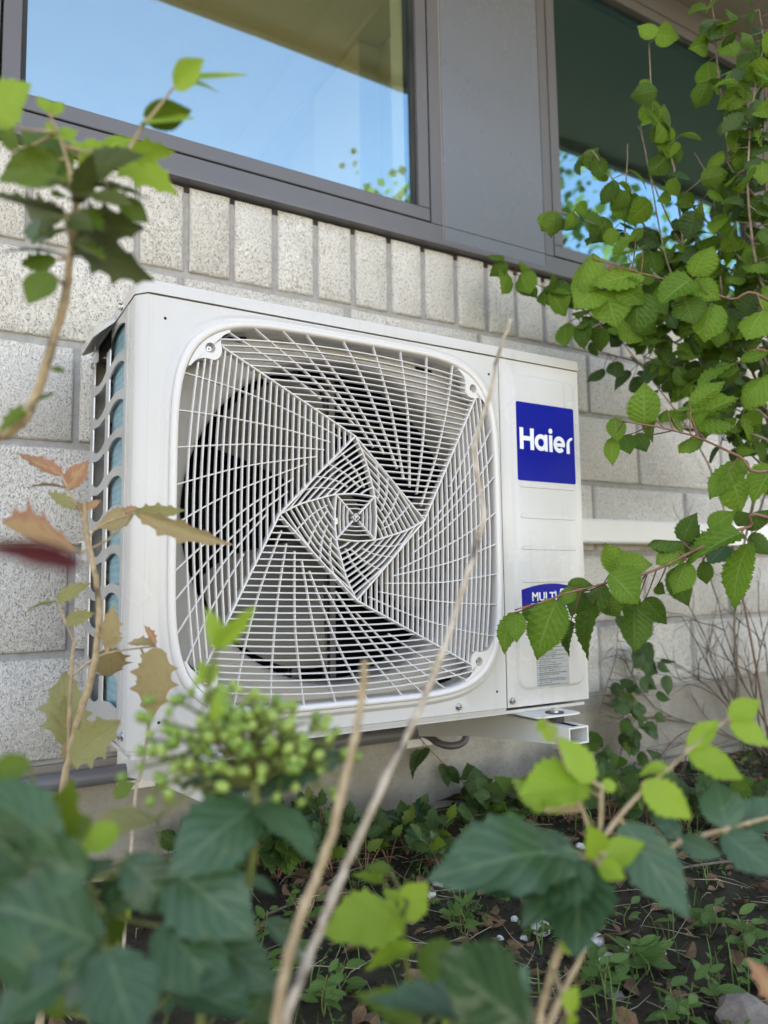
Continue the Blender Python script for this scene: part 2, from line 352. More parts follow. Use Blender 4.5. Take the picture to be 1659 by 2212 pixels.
def m_glass():
    m = NT('coated_glass_sky_tint')
    lw = m.n('LayerWeight', i_Blend=0.5); f = m.math('ADD', m.math('MULTIPLY', m.math('POWER', lw.outputs['Facing'], 3.0), 0.45), 0.28, True)
    wob = m.bump(m.noise(pos(m), 2.2, 1), 0.05, 0.02)
    g = m.n('BsdfGlossy', i_Roughness=0.0); m.l(wob, g.inputs['Normal']); g.inputs[0].default_value = (0.36, 0.78, 1.0, 1)  # sky's blue strengthened in the reflection colour
    t = m.n('BsdfTransparent'); t.inputs[0].default_value = (0.95, 0.96, 0.90, 1)
    ms = m.n('MixShader'); m.l(f, ms.inputs[0]); m.l(t.outputs[0], ms.inputs[1]); m.l(g.outputs[0], ms.inputs[2])
    return m.done(ms.outputs[0])
M['glass'] = m_glass()

# ------------------------------------------------------------------ ground
def ground_z(x, y):
    k = max(0.0, 1 - max(abs(x - 0.8) - 2.2, 0) / 1.5) * max(0.0, 1 - max(-1.6 - y, 0) / 1.0)
    h = mnoise.noise(Vector((x * 2.1, y * 2.1, 0.3))) * 0.022 + mnoise.noise(Vector((x * 8, y * 8, 1.7))) * 0.012 + mnoise.noise(Vector((x * 27, y * 27, 4.1))) * 0.006
    return (h + 0.006 + max(0.0, y - 0.30) * 0.22) * k
def axis_steps(lo, hi, dense_lo, dense_hi, step):
    v = []; x = dense_lo
    while x < dense_hi: v.append(x); x += step
    a = dense_hi; s = step * 2
    while a < hi: v.append(a); a += s; s *= 1.6
    v.append(hi); a = dense_lo; s = step * 2; head = []
    while a > lo: a -= s; s *= 1.6; head.append(max(a, lo))
    return head[::-1] + v
gx = axis_steps(-160, 160, -1.2, 2.8, 0.022); gy = axis_steps(-160, 30, -1.3, 0.5, 0.022)
gv = [(x, y, ground_z(x, y)) for y in gy for x in gx]; nx = len(gx)
gf = [(j*nx+i, j*nx+i+1, (j+1)*nx+i+1, (j+1)*nx+i) for j in range(len(gy)-1) for i in range(nx-1)]
gme = mesh('ground', gv, gf, True, 180)
gme.materials.append(M['soil']); gme.materials.append(M['lawn'])
for p in gme.polygons:
    if p.center.y < -3.2 or abs(p.center.x - 0.8) > 6: p.material_index = 1
tag(link('ground', gme), kind='structure')
b = MB(); b.box(-40, 60, -9.5, -4.6, -0.05, 0.012)
tag(b.build('path', M['bounce_paving']), kind='structure')  # unseen pale strip added to bounce warm sunlight onto the wall

# ------------------------------------------------------------------ the building
WY = 0.45                                    # face of the masonry
X0, X1 = -2.4, 4.3
bld = empty('building', (0.8, WY, 0))
tag(bld, 'building wall of pale pitted blocks with grey framed windows above a concrete plinth', 'building')
bld_off = Vector((0.8, WY, 0))
def B(mb, name, mat, parent=bld, **kw):
    off = bld_off
    mb.v = [v - off for v in mb.v]; return mb.build(name, mat, parent, **kw)
PLZ = GZ - 0.094
b = MB(); b.box(X0, X1, WY + 0.007, WY + 0.30, PLZ - 0.01, GZ + 1.10); B(b, 'mortar_bed', M['mortar'], smooth=False)
b = MB(); b.box(X0, X1, WY - 0.004, WY + 0.31, -0.4, PLZ - 0.001); B(b, 'plinth', M['concrete'], smooth=False)
b = MB(); b.box(X0, X1, WY - 0.035, WY - 0.005, -0.4, 0.045); B(b, 'footing_strip', M['concrete'], smooth=False)
rows = [(-0.094, 0.108, 0.180), (0.108, 0.312, -0.028), (0.312, 0.5165, 0.180), (0.5165, 0.722, -0.028), (0.722, 0.911, 0.180)]
J = 0.0075
def jit(a): return random.uniform(-a, a)
def block(x0, x1, z0, z1):
    o = MB(); yy = WY - random.uniform(0, 0.0035)
    x0 += J + jit(.002); x1 -= J + jit(.002); z0 += J + jit(.0015); z1 -= J + jit(.0015)
    c = 0.004; n = 5
    # block with an uneven arris: the front face's rim wanders a little
    def rim(ins, y, wob):
        pts = []
        for (ax, az), (bx, bz) in (((x0, z0), (x1, z0)), ((x1, z0), (x1, z1)), ((x1, z1), (x0, z1)), ((x0, z1), (x0, z0))):
            for k in range(n):
                t = k / n; px = ax + (bx - ax) * t; pz = az + (bz - az) * t
                sx = 1 if px < (x0 + x1) / 2 - 1e-4 else -1; sz = 1 if pz < (z0 + z1) / 2 else -1
                ex = ins if min(abs(px - x0), abs(px - x1)) < 1e-5 else 0; ez = ins if min(abs(pz - z0), abs(pz - z1)) < 1e-5 else 0
                pts.append((px + sx * (ex + jit(wob) * (ex > 0)), y + jit(wob * .5), pz + sz * (ez + jit(wob) * (ez > 0))))
        return pts
    o.loft([rim(0.0, WY + 0.02, 0), rim(0.0002, yy + c, 0.0008), rim(c, yy, 0.0012)], True, False, True)
    return B(o, 'block', M['block'], angle=60)
for z0, z1, off in rows:
    x = off
    while x > X0: x -= 0.407
    while x < X1 - 0.05:
        a, c_ = max(x, X0), min(x + 0.407, X1)
        if c_ - a > 0.06: block(a, c_, GZ + z0, GZ + z1)
        x += 0.407
x = 0.0865
while x > X0: x -= 0.1042
while x < X1 - 0.1:
    block(x, x + 0.1042, GZ + 0.911, GZ + 1.118); x += 0.1042
FY = 0.435                                   # face of the window frames
def fb(name, x0, x1, z0, z1, y0=FY, y1=FY + 0.06, mat='frame', parent=bld, c=0.0015):
    o = MB(); o.cbox(x0, x1, y0, y1, GZ + z0, GZ + z1, c)
    if parent is not bld: o.v = [v - bld_off - parent.location for v in o.v]; return o.build(name, M[mat], parent, False)
    return B(o, name, M[mat], smooth=False)
ZT = 2.19                                     # top of the frames
# black strip standing in for the shaded gap under the sill, flashing and fixed frames
fb('sill_gap_shade', X0, X1, 1.100, 1.1195, FY + 0.020, FY + 0.08, 'rubber')
o = MB(); prof = [(FY - 0.012, 1.116), (FY - 0.0125, 1.119), (FY - 0.0125, 1.131), (FY - 0.001, 1.136), (FY + 0.05, 1.136), (FY + 0.05, 1.116)]
o.loft([[(X0, y, GZ + z) for y, z in prof], [(X1, y, GZ + z) for y, z in prof]], True, True, True); B(o, 'sill_flashing', M['frame'], smooth=False)
fb('bottom_rail', X0, 0.873, 1.1365, 1.174); fb('bottom_rail', 0.876, 1.232, 1.1365, 1.175, mat='panel'); fb('bottom_rail', 1.2335, X1, 1.1365, 1.174)
fb('facade_panel', 0.876, 1.232, 1.1758, ZT + 0.06, FY + 0.0005, FY + 0.05, 'panel')
fb('sealant_joint', 0.8733, 0.8757, 1.137, ZT + 0.06, FY + 0.003, FY + 0.03, 'seal', c=0.0003)
fb('joint', 1.2323, 1.2332, 1.137, ZT + 0.06, FY + 0.004, FY + 0.03, 'rubber', c=0.0002)
def window(x0, x1, label, tall=ZT):
    """x0..x1 is the outside of the opening sash"""
    r = empty('window', ((x0 + x1) / 2 - bld_off.x, 0, 0), parent=bld); tag(r, label)
    z0, z1 = 1.178, tall - 0.05; s = 0.034
    fb('sash_rail', x0, x1, z0, z0 + s, parent=r); fb('sash_rail', x0, x1, z1 - s, z1, parent=r)
    fb('sash_stile', x0, x0 + s, z0 + s + .0008, z1 - s - .0008, parent=r); fb('sash_stile', x1 - s, x1, z0 + s + .0008, z1 - s - .0008, parent=r)
    g = 0.010
    for a, b_, c_, d_ in ((x0+s, x0+s+g, z0+s, z1-s), (x1-s-g, x1-s, z0+s, z1-s), (x0+s+g, x1-s-g, z0+s, z0+s+g*.4), (x0+s+g, x1-s-g, z1-s-g, z1-s)):
        fb('glazing_seal', a, b_, c_, d_, FY + 0.012, FY + 0.05, 'rubber', r, 0.0005)
    o = MB(); o.box(x0 + s + .002, x1 - s - .002, FY + 0.020, FY + 0.024, GZ + z0 + s + .002, GZ + z1 - s - .002)
    o.v = [v - bld_off - r.location for v in o.v]; o.build('pane', M['glass'], r, False)
    return r
window(-0.180, 0.830, 'large window reflecting blue sky'); window(1.2705, 2.262, 'tall window half hidden behind hazel shoots'); window(-1.32, -0.235, 'window beyond the left edge'); window(2.42, 3.42, 'window beyond the right edge')
fb('jamb', 0.8345, 0.8728, 1.1748, ZT); fb('jamb', 1.2337, 1.2662, 1.1748, ZT); fb('jamb', -0.2305, -0.1845, 1.1748, ZT); fb('jamb', 2.2665, 2.4155, 1.1748, ZT); fb('jamb', 3.4245, X1, 1.1748, ZT); fb('jamb', X0, -1.3245, 1.1748, ZT)
for a, c_ in ((-1.3235, -0.2315), (-0.1835, 0.8335), (1.267, 2.2655), (2.4165, 3.4235)): fb('head_rail', a, c_, 2.145, ZT)
for a, c_ in ((-0.1845, 0.8345), (1.2662, 2.2665), (-1.3245, -0.2305), (2.4155, 3.4245)):      # dark rebate behind the sash gaps
    for q in ((a, a + 0.02, 1.16, 2.16), (c_ - 0.02, c_, 1.16, 2.16), (a + .0202, c_ - .0202, 1.16, 1.19), (a + .0202, c_ - .0202, 2.13, 2.16)):
        fb('rebate', *q, FY + 0.062, FY + 0.07, 'rubber', c=0.0004)
b = MB(); b.box(X0, X1, -0.372, 0.62, GZ + 2.245, GZ + 2.262); B(b, 'soffit', M['soffit'], smooth=False)
b = MB(); b.box(X0, X1, -0.402, -0.3725, GZ + 2.225, GZ + 2.55); B(b, 'fascia', M['frame'], smooth=False)
b = MB(); b.box(X0, X1, -0.3715, 4.32, GZ + 2.60, GZ + 2.75); b.box(X0, X1, 0.3, 4.32, GZ + 2.7505, GZ + 4.2); B(b, 'roof_sun_block', M['soffit'], smooth=False)  # upper block is unseen, sized to keep the sun off wall and plants
b = MB(); b.box(X0, X1, 0.45, 0.50, GZ + ZT + 0.001, GZ + 2.244); B(b, 'lintel', M['frame'], smooth=False)
# the rooms behind the glass: a left one lit by openings added in its unseen back wall, a dim right one with a darkened ceiling colour
def rb(name, mat, *boxes):
    b = MB()
    for q in boxes: b.box(*q[:4], GZ + q[4], GZ + q[5])
    return B(b, name, M[mat], smooth=False)
rb('room_wall', 'roomwall', (X0, X1, 4.2, 4.3, -.6, .55), (X0, X1, 4.2, 4.3, 2.22, 2.6), *[(xx, xx + .2, 4.2, 4.3, .5502, 2.2198) for xx in (X0, -.9, .6)], (1.2, X1, 4.2, 4.3, .5502, 2.2198))
rb('room_wall', 'roomwall', (X0 - .1, X0, .47, 4.3, -.6, 2.6)); rb('room_wall', 'roomwall', (X1, X1 + .1, .47, 4.3, -.6, 2.6))
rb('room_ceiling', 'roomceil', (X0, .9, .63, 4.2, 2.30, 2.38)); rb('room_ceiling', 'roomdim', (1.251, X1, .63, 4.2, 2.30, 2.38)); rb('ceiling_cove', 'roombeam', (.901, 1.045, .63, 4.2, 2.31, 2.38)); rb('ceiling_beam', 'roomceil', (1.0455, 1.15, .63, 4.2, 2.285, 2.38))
rb('partition_wall', 'roomwall', (1.151, 1.25, .51, 4.19, .0, 2.30)); rb('pilaster', 'roombeam', (1.06, 1.1505, 1.21, 1.6, .0, 2.284)); rb('window_reveal', 'roombeam', (.795, .83, .50, .56, 1.15, 2.2))
rb('room_floor', 'roombeam', (X0, X1, .75, 4.2, -.2, -.1))

# ------------------------------------------------------------------ the outdoor unit
AC = empty('outdoor_unit', (0, 0, GZ), (0, 0.0066, 0))
tag(AC, 'white outdoor heat pump unit with a spiral fan grille, mounted on the block wall', 'heat pump')
GC = (0.347, 0.348)                           # grille centre
HF = 0.678                                    # height of the front below the lid
NS = 5.2
def sup(a, th): return a / (abs(math.cos(th)) ** NS + abs(math.sin(th)) ** NS) ** (1 / NS)
def sloop(a, y, n=144, circ=False):
    out = []
    for i in range(n):
        th = 2 * PI * i / n; r = a if circ else sup(a, th)
        out.append((GC[0] + r * math.cos(th), y, GC[1] + r * math.sin(th)))
    return out
XS = 0.6755
def rect_loop(y, x0, x1, z0, z1, n=144):
    out = []
    for i in range(n):
        th = 2 * PI * i / n; c, s = math.cos(th), math.sin(th); t = 1e9
        if c > 1e-9: t = min(t, (x1 - GC[0]) / c)
        if c < -1e-9: t = min(t, (x0 - GC[0]) / c)
        if s > 1e-9: t = min(t, (z1 - GC[1]) / s)
        if s < -1e-9: t = min(t, (z0 - GC[1]) / s)
        out.append([GC[0] + t * c, y, GC[1] + t * s])
    for cx in (x0, x1):
        for cz in (z0, z1):
            k = min(range(n), key=lambda i: (out[i][0] - cx) ** 2 + (out[i][2] - cz) ** 2); out[k] = [cx, y, cz]
    return out
b = MB()
b.loft([rect_loop(0.012, 0.0, XS, 0, HF), rect_loop(0.0, 0.0005, XS - .0008, 0.0008, HF - .0008), sloop(0.3275, 0.0), sloop(0.3255, -0.0012), sloop(0.3225, -0.0050), sloop(0.3205, -0.0062), sloop(0.3155, -0.0062), sloop(0.3035, -0.0035), sloop(0.3030, 0.034)])
prof = [(-0.017, 0.060), (-0.017, 0.0205), (-0.0160, 0.0175), (-0.0025, 0.0022), (0.0004, 0.0002)]
b.loft([[(x, y, 0.0) for x, y in prof], [(x, y, HF) for x, y in prof]], False)
b.loft([[(x, y, 0.0) for x, y in ((-0.017, .06), (-0.017, .0205), (-.0025, .0022), (XS, 0.0015), (XS, .06))], [(x, y, -0.006) for x, y in ((-0.016, .06), (-0.016, .0215), (-.002, .0040), (XS, 0.0035), (XS, .06))]], False)
panel = b.build('front_panel', M['white'], AC, angle=28)
# fan grille
gr = empty('fan_grille', (GC[0], 0, GC[1]), parent=AC)
def G(mb, name, mat=None, **kw): return mb.build(name, mat or M['grille'], gr, **kw)
def gl(a, y, n=160): return [(x - GC[0], yy, z - GC[1]) for x, yy, z in sloop(a, y, n)]
b = MB(); b.loft([gl(0.3148, -0.0055), gl(0.3146, -0.0105), gl(0.3130, -0.0140), gl(0.3095, -0.0152), gl(0.3060, -0.0145), gl(0.3042, -0.0128), gl(0.3028, -0.0060), gl(0.3026, 0.004)]); G(b, 'bezel', angle=50)
YF, YB = -0.0130, -0.0055
def rot4(p, k):
    x, z = p
    for _ in range(k): x, z = z, -x
    return (x, z)
def rib(name, pts, w=0.0026, yf=YF, yb=YB, taper=0.7):
    """a moulded bar standing on edge along a path in the plane of the grille"""
    L = []
    for i, p in enumerate(pts):
        a = Vector(pts[max(i-1, 0)]); c_ = Vector(pts[min(i+1, len(pts)-1)]); t = (c_ - a).normalized(); n = Vector((-t.y, t.x)) * (w / 2)
        q = Vector(p); m = n * taper
        L.append([(q.x - n.x, yb, q.y - n.y), (q.x - n.x, yf + .0012, q.y - n.y), (q.x - m.x * .7, yf, q.y - m.y * .7), (q.x + m.x * .7, yf, q.y + m.y * .7), (q.x + n.x, yf + .0012, q.y + n.y), (q.x + n.x, yb, q.y + n.y)])
    b = MB(); b.loft(L, True, True, True); return G(b, name, angle=25)
TL, N_, E_, TR = (-0.2365, 0.260), (0.0, 0.1395), (0.1395, 0.0), (0.260, 0.2365)
def lx(z):                                    # left end of a rib of the top sector
    if z > TL[1]: return -0.2375 - 0.35 * (z - TL[1]) if z < 0.2785 else -0.2285
    if z > N_[1]: return N_[0] + (TL[0] - N_[0]) * (z - N_[1]) / (TL[1] - N_[1])
    return E_[0] + (N_[0] - E_[0]) * (z / N_[1])
def rx(z):
    if z > TR[1]: return 0.2375 if z < 0.272 else 0.2305
    return E_[0] + (TR[0] - E_[0]) * z / TR[1]
def sag(x, z): return z - 0.30 * (z / 0.302) ** 1.3 * x * x
NR = 28; SP = 0.302 / NR
cross = [[(-0.2289, 0.2876), (-0.1511, 0.2508), (-0.0639, 0.1977)], [(-0.1734, 0.294), (-0.1181, 0.258), (-0.0690, 0.2230), (-0.0009, 0.1606)],
         [(-0.1273, 0.2985), (-0.0748, 0.2546), (-0.012, 0.1880), (0.0374, 0.124)], [(-0.0872, 0.3009), (-0.0429, 0.2532), (0.0093, 0.1915), (0.0596, 0.1138)],
         [(-0.0197, 0.3025), (0.0099, 0.2561), (0.0416, 0.1951), (0.0855, 0.0901)], [(0.0394, 0.3018), (0.0590, 0.2458), (0.078, 0.1808), (0.0993, 0.0713)],
         [(0.0959, 0.2992), (0.1045, 0.2363), (0.1110, 0.1689), (0.1116, 0.0583)], [(0.1521, 0.2955), (0.1500, 0.2359), (0.1404, 0.1343), (0.1259, 0.0469)],
         [(0.2103, 0.2895), (0.1969, 0.2158), (0.1700, 0.1181), (0.1346, 0.0259)]]
# inner pinwheel
ARC = [(0.0, 0.1395), (0.0180, 0.1036), (0.0304, 0.0640), (0.0370, 0.0388), (0.0400, 0.0010), (0.0372, -0.0372)]
inner_cross = [[(-0.0282, 0.1120), (0.0029, 0.0799), (0.0185, 0.0528)], [(-0.0508, 0.0890), (-0.0181, 0.0740), (0.0090, 0.0532)], [(-0.0740, 0.0660), (-0.0388, 0.0622), (-0.0141, 0.0520)], [(-0.1005, 0.0400), (-0.0710, 0.0475), (-0.0348, 0.0460)]]
def sp2(pts, n=5): return [(v.x, v.y) for v in spline([(p[0], p[1], 0) for p in pts], n)]
def along(pts, t):
    P = [Vector(p) for p in pts]; L = [(P[i+1] - P[i]).length for i in range(len(P)-1)]; d = t * sum(L)
    for i, l in enumerate(L):
        if d <= l or i == len(L) - 1: return P[i].lerp(P[i+1], min(1, d / l))
        d -= l
for k in range(4):
    R = lambda p: rot4(p, k)
    rib('main_rib', [R(p) for p in sp2([TL, (-0.118, 0.1995), (-0.01, 0.1445)], 4)] + [R(p) for p in ((0.0, 0.1395), (0.07, 0.0702), (0.1385, 0.001))], 0.0031, -0.0150, -0.0008)
    for i in range(NR):
        z = 0.0035 + SP * (i + 0.45)
        if z > 0.2965: continue
        a, c_ = lx(z), rx(z)
        # ends move with the sag of the bar
        a = lx(sag(a, z)) if abs(a) > 0 else a; c_ = rx(sag(c_, z))
        if c_ - a < 0.006: continue
        n = max(2, int((c_ - a) / 0.045) + 1)
        rib('rib', [R((a + (c_ - a) * j / n, sag(a + (c_ - a) * j / n, z))) for j in range(n + 1)])
    for cpts in cross:
        e0 = Vector(cpts[0]); e0 = e0 + (e0 - Vector(cpts[1])).normalized() * .010
        rib('cross_rib', [R(p) for p in sp2([tuple(e0)] + cpts[1:], 4)], 0.0022, YF + 0.0012, YB)
    arc = sp2(ARC, 4); rib('spiral_rib', [R(p) for p in arc], 0.0029, -0.0146, -0.0010)
    arcN = sp2(ARC[:4], 5); arcW = [rot4(p, 3) for p in sp2(ARC[:5] + [ARC[5]], 5)]
    for i in range(9):
        t = 0.11 + 0.094 * i; p, q = along(arcW, t * 0.985), along(arcN, t); mid = (p + q) / 2
        nrm = Vector((-(q - p).y, (q - p).x)).normalized(); mid = mid + nrm * (0.05 * (q - p).length)
        rib('rib', [R(x) for x in sp2([tuple(p), tuple(mid), tuple(q)], 3)], 0.0026)
    for cpts in inner_cross: rib('cross_rib', [R(p) for p in sp2(cpts, 3)], 0.0021, YF + 0.0012, YB)
    h = 0.0366
    rib('diagonal_rib', [R((-h, h)), R((-0.006, 0.006))], 0.0028, -0.0143)
    for i in range(3):
        z = 0.0145 + 0.0072 * i; rib('rib', [R((-z + .0012, z)), R((0, z + .0010)), R((z - .0012, z))], 0.0020)
b = MB(); b.loft([[(s * x, -0.0145, s * z) for x, z in ((-.0075, 0), (0, .0075), (.0075, 0), (0, -.0075))] for s in (1.0, 0.78)] + [[(s * x, -0.0035, s * z) for x, z in ((-.0075, 0), (0, .0075), (.0075, 0), (0, -.0075))] for s in (0.78, 1.0)] + [[(s * x, -0.0145, s * z) for x, z in ((-.0075, 0), (0, .0075), (.0075, 0), (0, -.0075))] for s in (1.0,)]); G(b, 'centre_emblem', angle=20)
b = MB(); b.prism([(-.0022, -.0034), (-.0009, -.0034), (-.0009, -.0006), (.0022, -.0006), (.0022, .0034), (-.0022, .0034)], -0.0145, -0.006); G(b, 'emblem_letter', angle=20)
# corner bosses with screw wells (outline measured for the lower right one)
bo = [(0.2870, -0.2230), (0.2772, -0.2335), (0.2638, -0.2385), (0.2488, -0.2375), (0.2400, -0.2436), (0.2366, -0.2550), (0.2385, -0.2684), (0.2345, -0.2790), (0.2234, -0.2858)]
bos = sp2(bo, 4)
edge = []
for i in range(11):
    th = -math.radians(52.4 - (52.4 - 37.6) * i / 10); r = sup(0.3032, th); edge.append((r * math.cos(th), r * math.sin(th)))
outline = bos + edge
bc = (0.2555, -0.2560)
for k in range(4):
    R = lambda p: rot4(p, k)
    oc = outline; n = len(oc)
    hole = []
    for p in oc:
        d = Vector((p[0] - bc[0], p[1] - bc[1])).normalized() * 0.0082; hole.append((bc[0] + d.x, bc[1] + d.y))
    L = [[(R(p)[0], y, R(p)[1]) for p in pts] for pts, y in ((oc, 0.004), (oc, -0.0118), ([(p[0] * .99 + bc[0] * .01, p[1] * .99 + bc[1] * .01) for p in oc], -0.0126))]
    L.append([(R(p)[0], -0.0126, R(p)[1]) for p in hole]); L.append([(R(p)[0], 0.0, R(p)[1]) for p in [(bc[0] + (q[0]-bc[0]) * .9, bc[1] + (q[1]-bc[1]) * .9) for q in hole]])
    b = MB(); b.loft(L, True, False, True); bs = G(b, 'screw_boss', angle=35)
    if True:
        cx, cz = R(bc); y = -0.0018 if k in (0, 3) else -0.0040
        b = MB(); b.loft([[(cx + r * math.cos(2*PI*i/16), yy, cz + r * math.sin(2*PI*i/16)) for i in range(16)] for r, yy in ((0.0046, y + .003), (0.0046, y), (0.0038, y - .0012))], True, False, True); G(b, 'screw', M['steel'], angle=40)
        b = MB(); b.box(cx - .0026, cx + .0026, y - .0015, y, cz - .0006, cz + .0006); b.box(cx - .0006, cx + .0006, y - .00155, y, cz - .0026, cz + .0026); G(b, 'screw_slot', M['dark'], smooth=False)
# shroud, fan, motor and coil behind the grille
b = MB(); b.loft([sloop(0.325, 0.036), sloop(0.292, 0.036, circ=True), sloop(0.286, 0.0385, circ=True), sloop(0.2825, 0.046, circ=True), sloop(0.2815, 0.105, circ=True), sloop(0.289, 0.110, circ=True)]); b.build('shroud', M['shroud'], AC, angle=45)
for cx, cz, w_ in ((GC[0] + .21, GC[1] - .293, .014), (GC[0] - .2, GC[1] + .2935, .02), (GC[0] + .175, GC[1] + .2935, .018)):
    b = MB(); b.box(cx - w_, cx + w_, 0.0330, 0.0355, cz - .0055, cz + .0055); b.build('shroud_slot', M['dark'], AC, False)
fan = empty('fan', (GC[0], 0.075, GC[1]), parent=AC)
b = MB(); b.loft([[(r * math.cos(2*PI*i/40), y, r * math.sin(2*PI*i/40)) for i in range(40)] for r, y in ((.062, .06), (.062, .0), (.058, -.006), (.040, -.010), (.016, -.011), (.014, -.006))], True, False, True); b.build('hub', M['fan'], fan, angle=40)
b = MB(); b.cyl((0, -.005, 0), (0, -1, 0), .007, .0065, .010, 6); b.build('hub_nut', M['steel'], fan, angle=30)
def blade(ang):
    b = MB(); nr, na = 11, 12; top = []; bot = []
    for i in range(nr):
        t = i / (nr - 1); r = 0.058 + t * (0.268 - 0.058)
        lead = math.radians(20 + 17 * t - 4 * t * t); trail = -math.radians(22 + 5 * t + 8 * math.sin(PI * t))
        if t > 0.9: r -= 0
        ra, rb = [], []
        for j in range(na):
            s = j / (na - 1); th = ang + trail + (lead - trail) * s
            rr = r - (0.020 * (abs(s - .5) * 2) ** 4 if i == nr - 1 else 0)
            y = 0.035 - 0.058 * s + 0.012 * math.sin(PI * s) - 0.010 * t + .004
            ra.append((rr * math.cos(th), y, rr * math.sin(th))); rb.append((rr * math.cos(th), y + 0.0035, rr * math.sin(th)))
        top.append(ra); bot.append(rb)
    loops = [top[i] + bot[i][::-1] for i in range(nr)]
    b.loft(loops, True, True, True); return b.build('blade', M['fan'], fan, angle=50)
for a in (122, 232, 348): blade(math.radians(a))
mb_ = empty('motor_mount', (GC[0], 0.16, GC[1]), parent=AC)
b = MB(); b.cyl((0, -.02, 0), (0, 1, 0), .055, .055, .09, 28); b.build('motor', M['mount'], mb_, angle=40)
for x in (-.048, .030):
    b = MB(); b.box(x, x + .018, 0.004, 0.020, -.33, .30); b.box(x + .003, x + .015, -.008, .0038, -.33, .30); b.build('mount_post', M['mount'], mb_, False)
for z in (-.085, .065):
    b = MB(); b.box(-.0298, .0298, 0.006, 0.010, z, z + .02); b.build('mount_plate', M['mount'], mb_, False)
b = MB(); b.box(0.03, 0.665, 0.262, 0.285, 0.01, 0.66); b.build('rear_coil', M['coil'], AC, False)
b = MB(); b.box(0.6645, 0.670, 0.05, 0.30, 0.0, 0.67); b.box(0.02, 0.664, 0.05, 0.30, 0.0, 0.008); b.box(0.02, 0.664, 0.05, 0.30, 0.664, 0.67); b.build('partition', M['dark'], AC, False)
# left side: coil fins behind a pressed steel guard
b = MB(); b.box(-0.0085, 0.010, 0.066, 0.214, 0.012, 0.668); b.build('side_coil', M['fins'], AC, False)
b = MB(); b.box(0.0145, 0.022, 0.045, 0.335, 0.012, 0.668); b.build('side_backing', M['dark'], AC, False)
b = MB(); b.box(0.006, 0.0142, 0.216, 0.330, 0.014, 0.664); b.build('tube_plate', paint('brown_tube_plate', (0.018, 0.014, 0.013), 0.45, 0.2), AC, False)
for i in range(7):
    b = MB(); b.tube(spline([(0.006, 0.25, 0.06 + .088 * i), (-.004, 0.25, .065 + .088 * i), (-.006, .262, .075 + .088 * i), (-.004, .275, .085 + .088 * i), (.006, .275, .09 + .088 * i)], 3), .0040, 7); b.build('coil_bend', M['tubecu'], AC)
sg = empty('side_guard', (-0.017, 0.06, 0), parent=AC)
def SG(mb, name, **kw):
    mb.v = [v - Vector((-0.017, 0.06, 0)) for v in mb.v]; return mb.build(name, M['galv'], sg, **kw)
xo, xi = -0.0172, -0.0150
for a, c_ in ((0.0606, 0.0855), (0.2015, 0.2300), (0.3425, 0.3720)):
    b = MB(); b.loft([[(xi, a, .0), (xo, a + .0006, .0), (xo, c_ - .0006, .0), (xi, c_, .0)], [(xi, a, HF), (xo, a + .0006, HF), (xo, c_ - .0006, HF), (xi, c_, HF)]], True, True, True); SG(b, 'strip', angle=20)
def wave(y, c0, c1, sgn): return sgn * 0.0075 * math.sin(PI * (y - c0) / (c1 - c0))
for col, (c0, c1, sgn) in enumerate(((0.0857, 0.2013, 1), (0.2302, 0.3423, -1))):
    for i in range(11):
        zc = 0.038 + 0.0628 * i; hw = 0.0085 if 0 < i < 10 else None
        L = []
        for j in range(13):
            y = c0 + (c1 - c0) * j / 12; wv = wave(y, c0, c1, sgn)
            flare = 0.0035 * (abs(j - 6) / 6) ** 4
            lo = zc - 0.0078 + wv - flare if i else 0.0
            hi = zc + 0.0078 + wv + flare if i < 10 else HF
            L.append([(xi, y, lo), (xo, y, lo + .0005), (xo, y, hi - .0005), (xi, y, hi)])
        b = MB(); b.loft(L, True, True, True); SG(b, 'bar', angle=20)
b = MB(); b.box(-0.0185, -0.0171, 0.0475, 0.0500, 0.03, 0.65); b.box(-0.0180, -0.0172, 0.0640, 0.0660, 0.0, HF); b.build('side_groove', M['white'], AC, False)
b = MB(); b.box(-0.0150, -0.0142, 0.3705, 0.3720, 0, HF); b.box(-0.0150, 0.886, 0.3722, 0.374, 0, HF); b.box(0.886, 0.8875, 0.012, 0.372, 0, HF); b.build('rear_panel', M['white'], AC, False)
# lid with its rounded edge and a flared hand hold on the left
def lidloop(e, z):
    pts = [(-0.0185, 0.3760), (-0.0185, 0.0200), (-0.0170, 0.0165), (-0.0030, -0.0008), (0.0005, -0.0025), (0.8885, -0.0025), (0.8915, -0.0008), (0.8915, 0.3760)]
    cx, cy = 0.436, 0.19
    return [(x + (e if x < cx else -e), y + (e if y < cy else -e), z) for x, y in pts]
b = MB(); b.loft([lidloop(0.0025, HF + 0.0015), lidloop(0.0, HF + 0.0015), lidloop(0.0, HF + 0.0185), lidloop(0.0012, HF + 0.0215), lidloop(0.0045, HF + 0.0232)], True, True, True); b.build('lid', M['white'], AC, angle=40)
hp = [(-0.0188, 0.690), (-0.030, 0.6865), (-0.046, 0.6730), (-0.0485, 0.6690), (-0.0485, 0.6560), (-0.0465, 0.6560), (-0.0460, 0.6680), (-0.029, 0.6830), (-0.0188, 0.6860)]
b = MB(); L = []
for y, k in ((0.150, 0.02), (0.172, 0.75), (0.185, 1.0), (0.300, 1.0), (0.315, 0.75), (0.336, 0.02)):
    L.append([(-0.0188 + (x + 0.0188) * k, y, 0.690 + (z - 0.690) * (0.35 + 0.65 * k)) for x, z in hp])
b.loft(L, True, True, True); b.build('hand_hold', M['white'], AC, angle=40)
b = MB(); b.box(-0.0182, -0.0174, 0.19, 0.30, 0.645, 0.676); b.build('hand_hold_recess', M['dark'], AC, False)
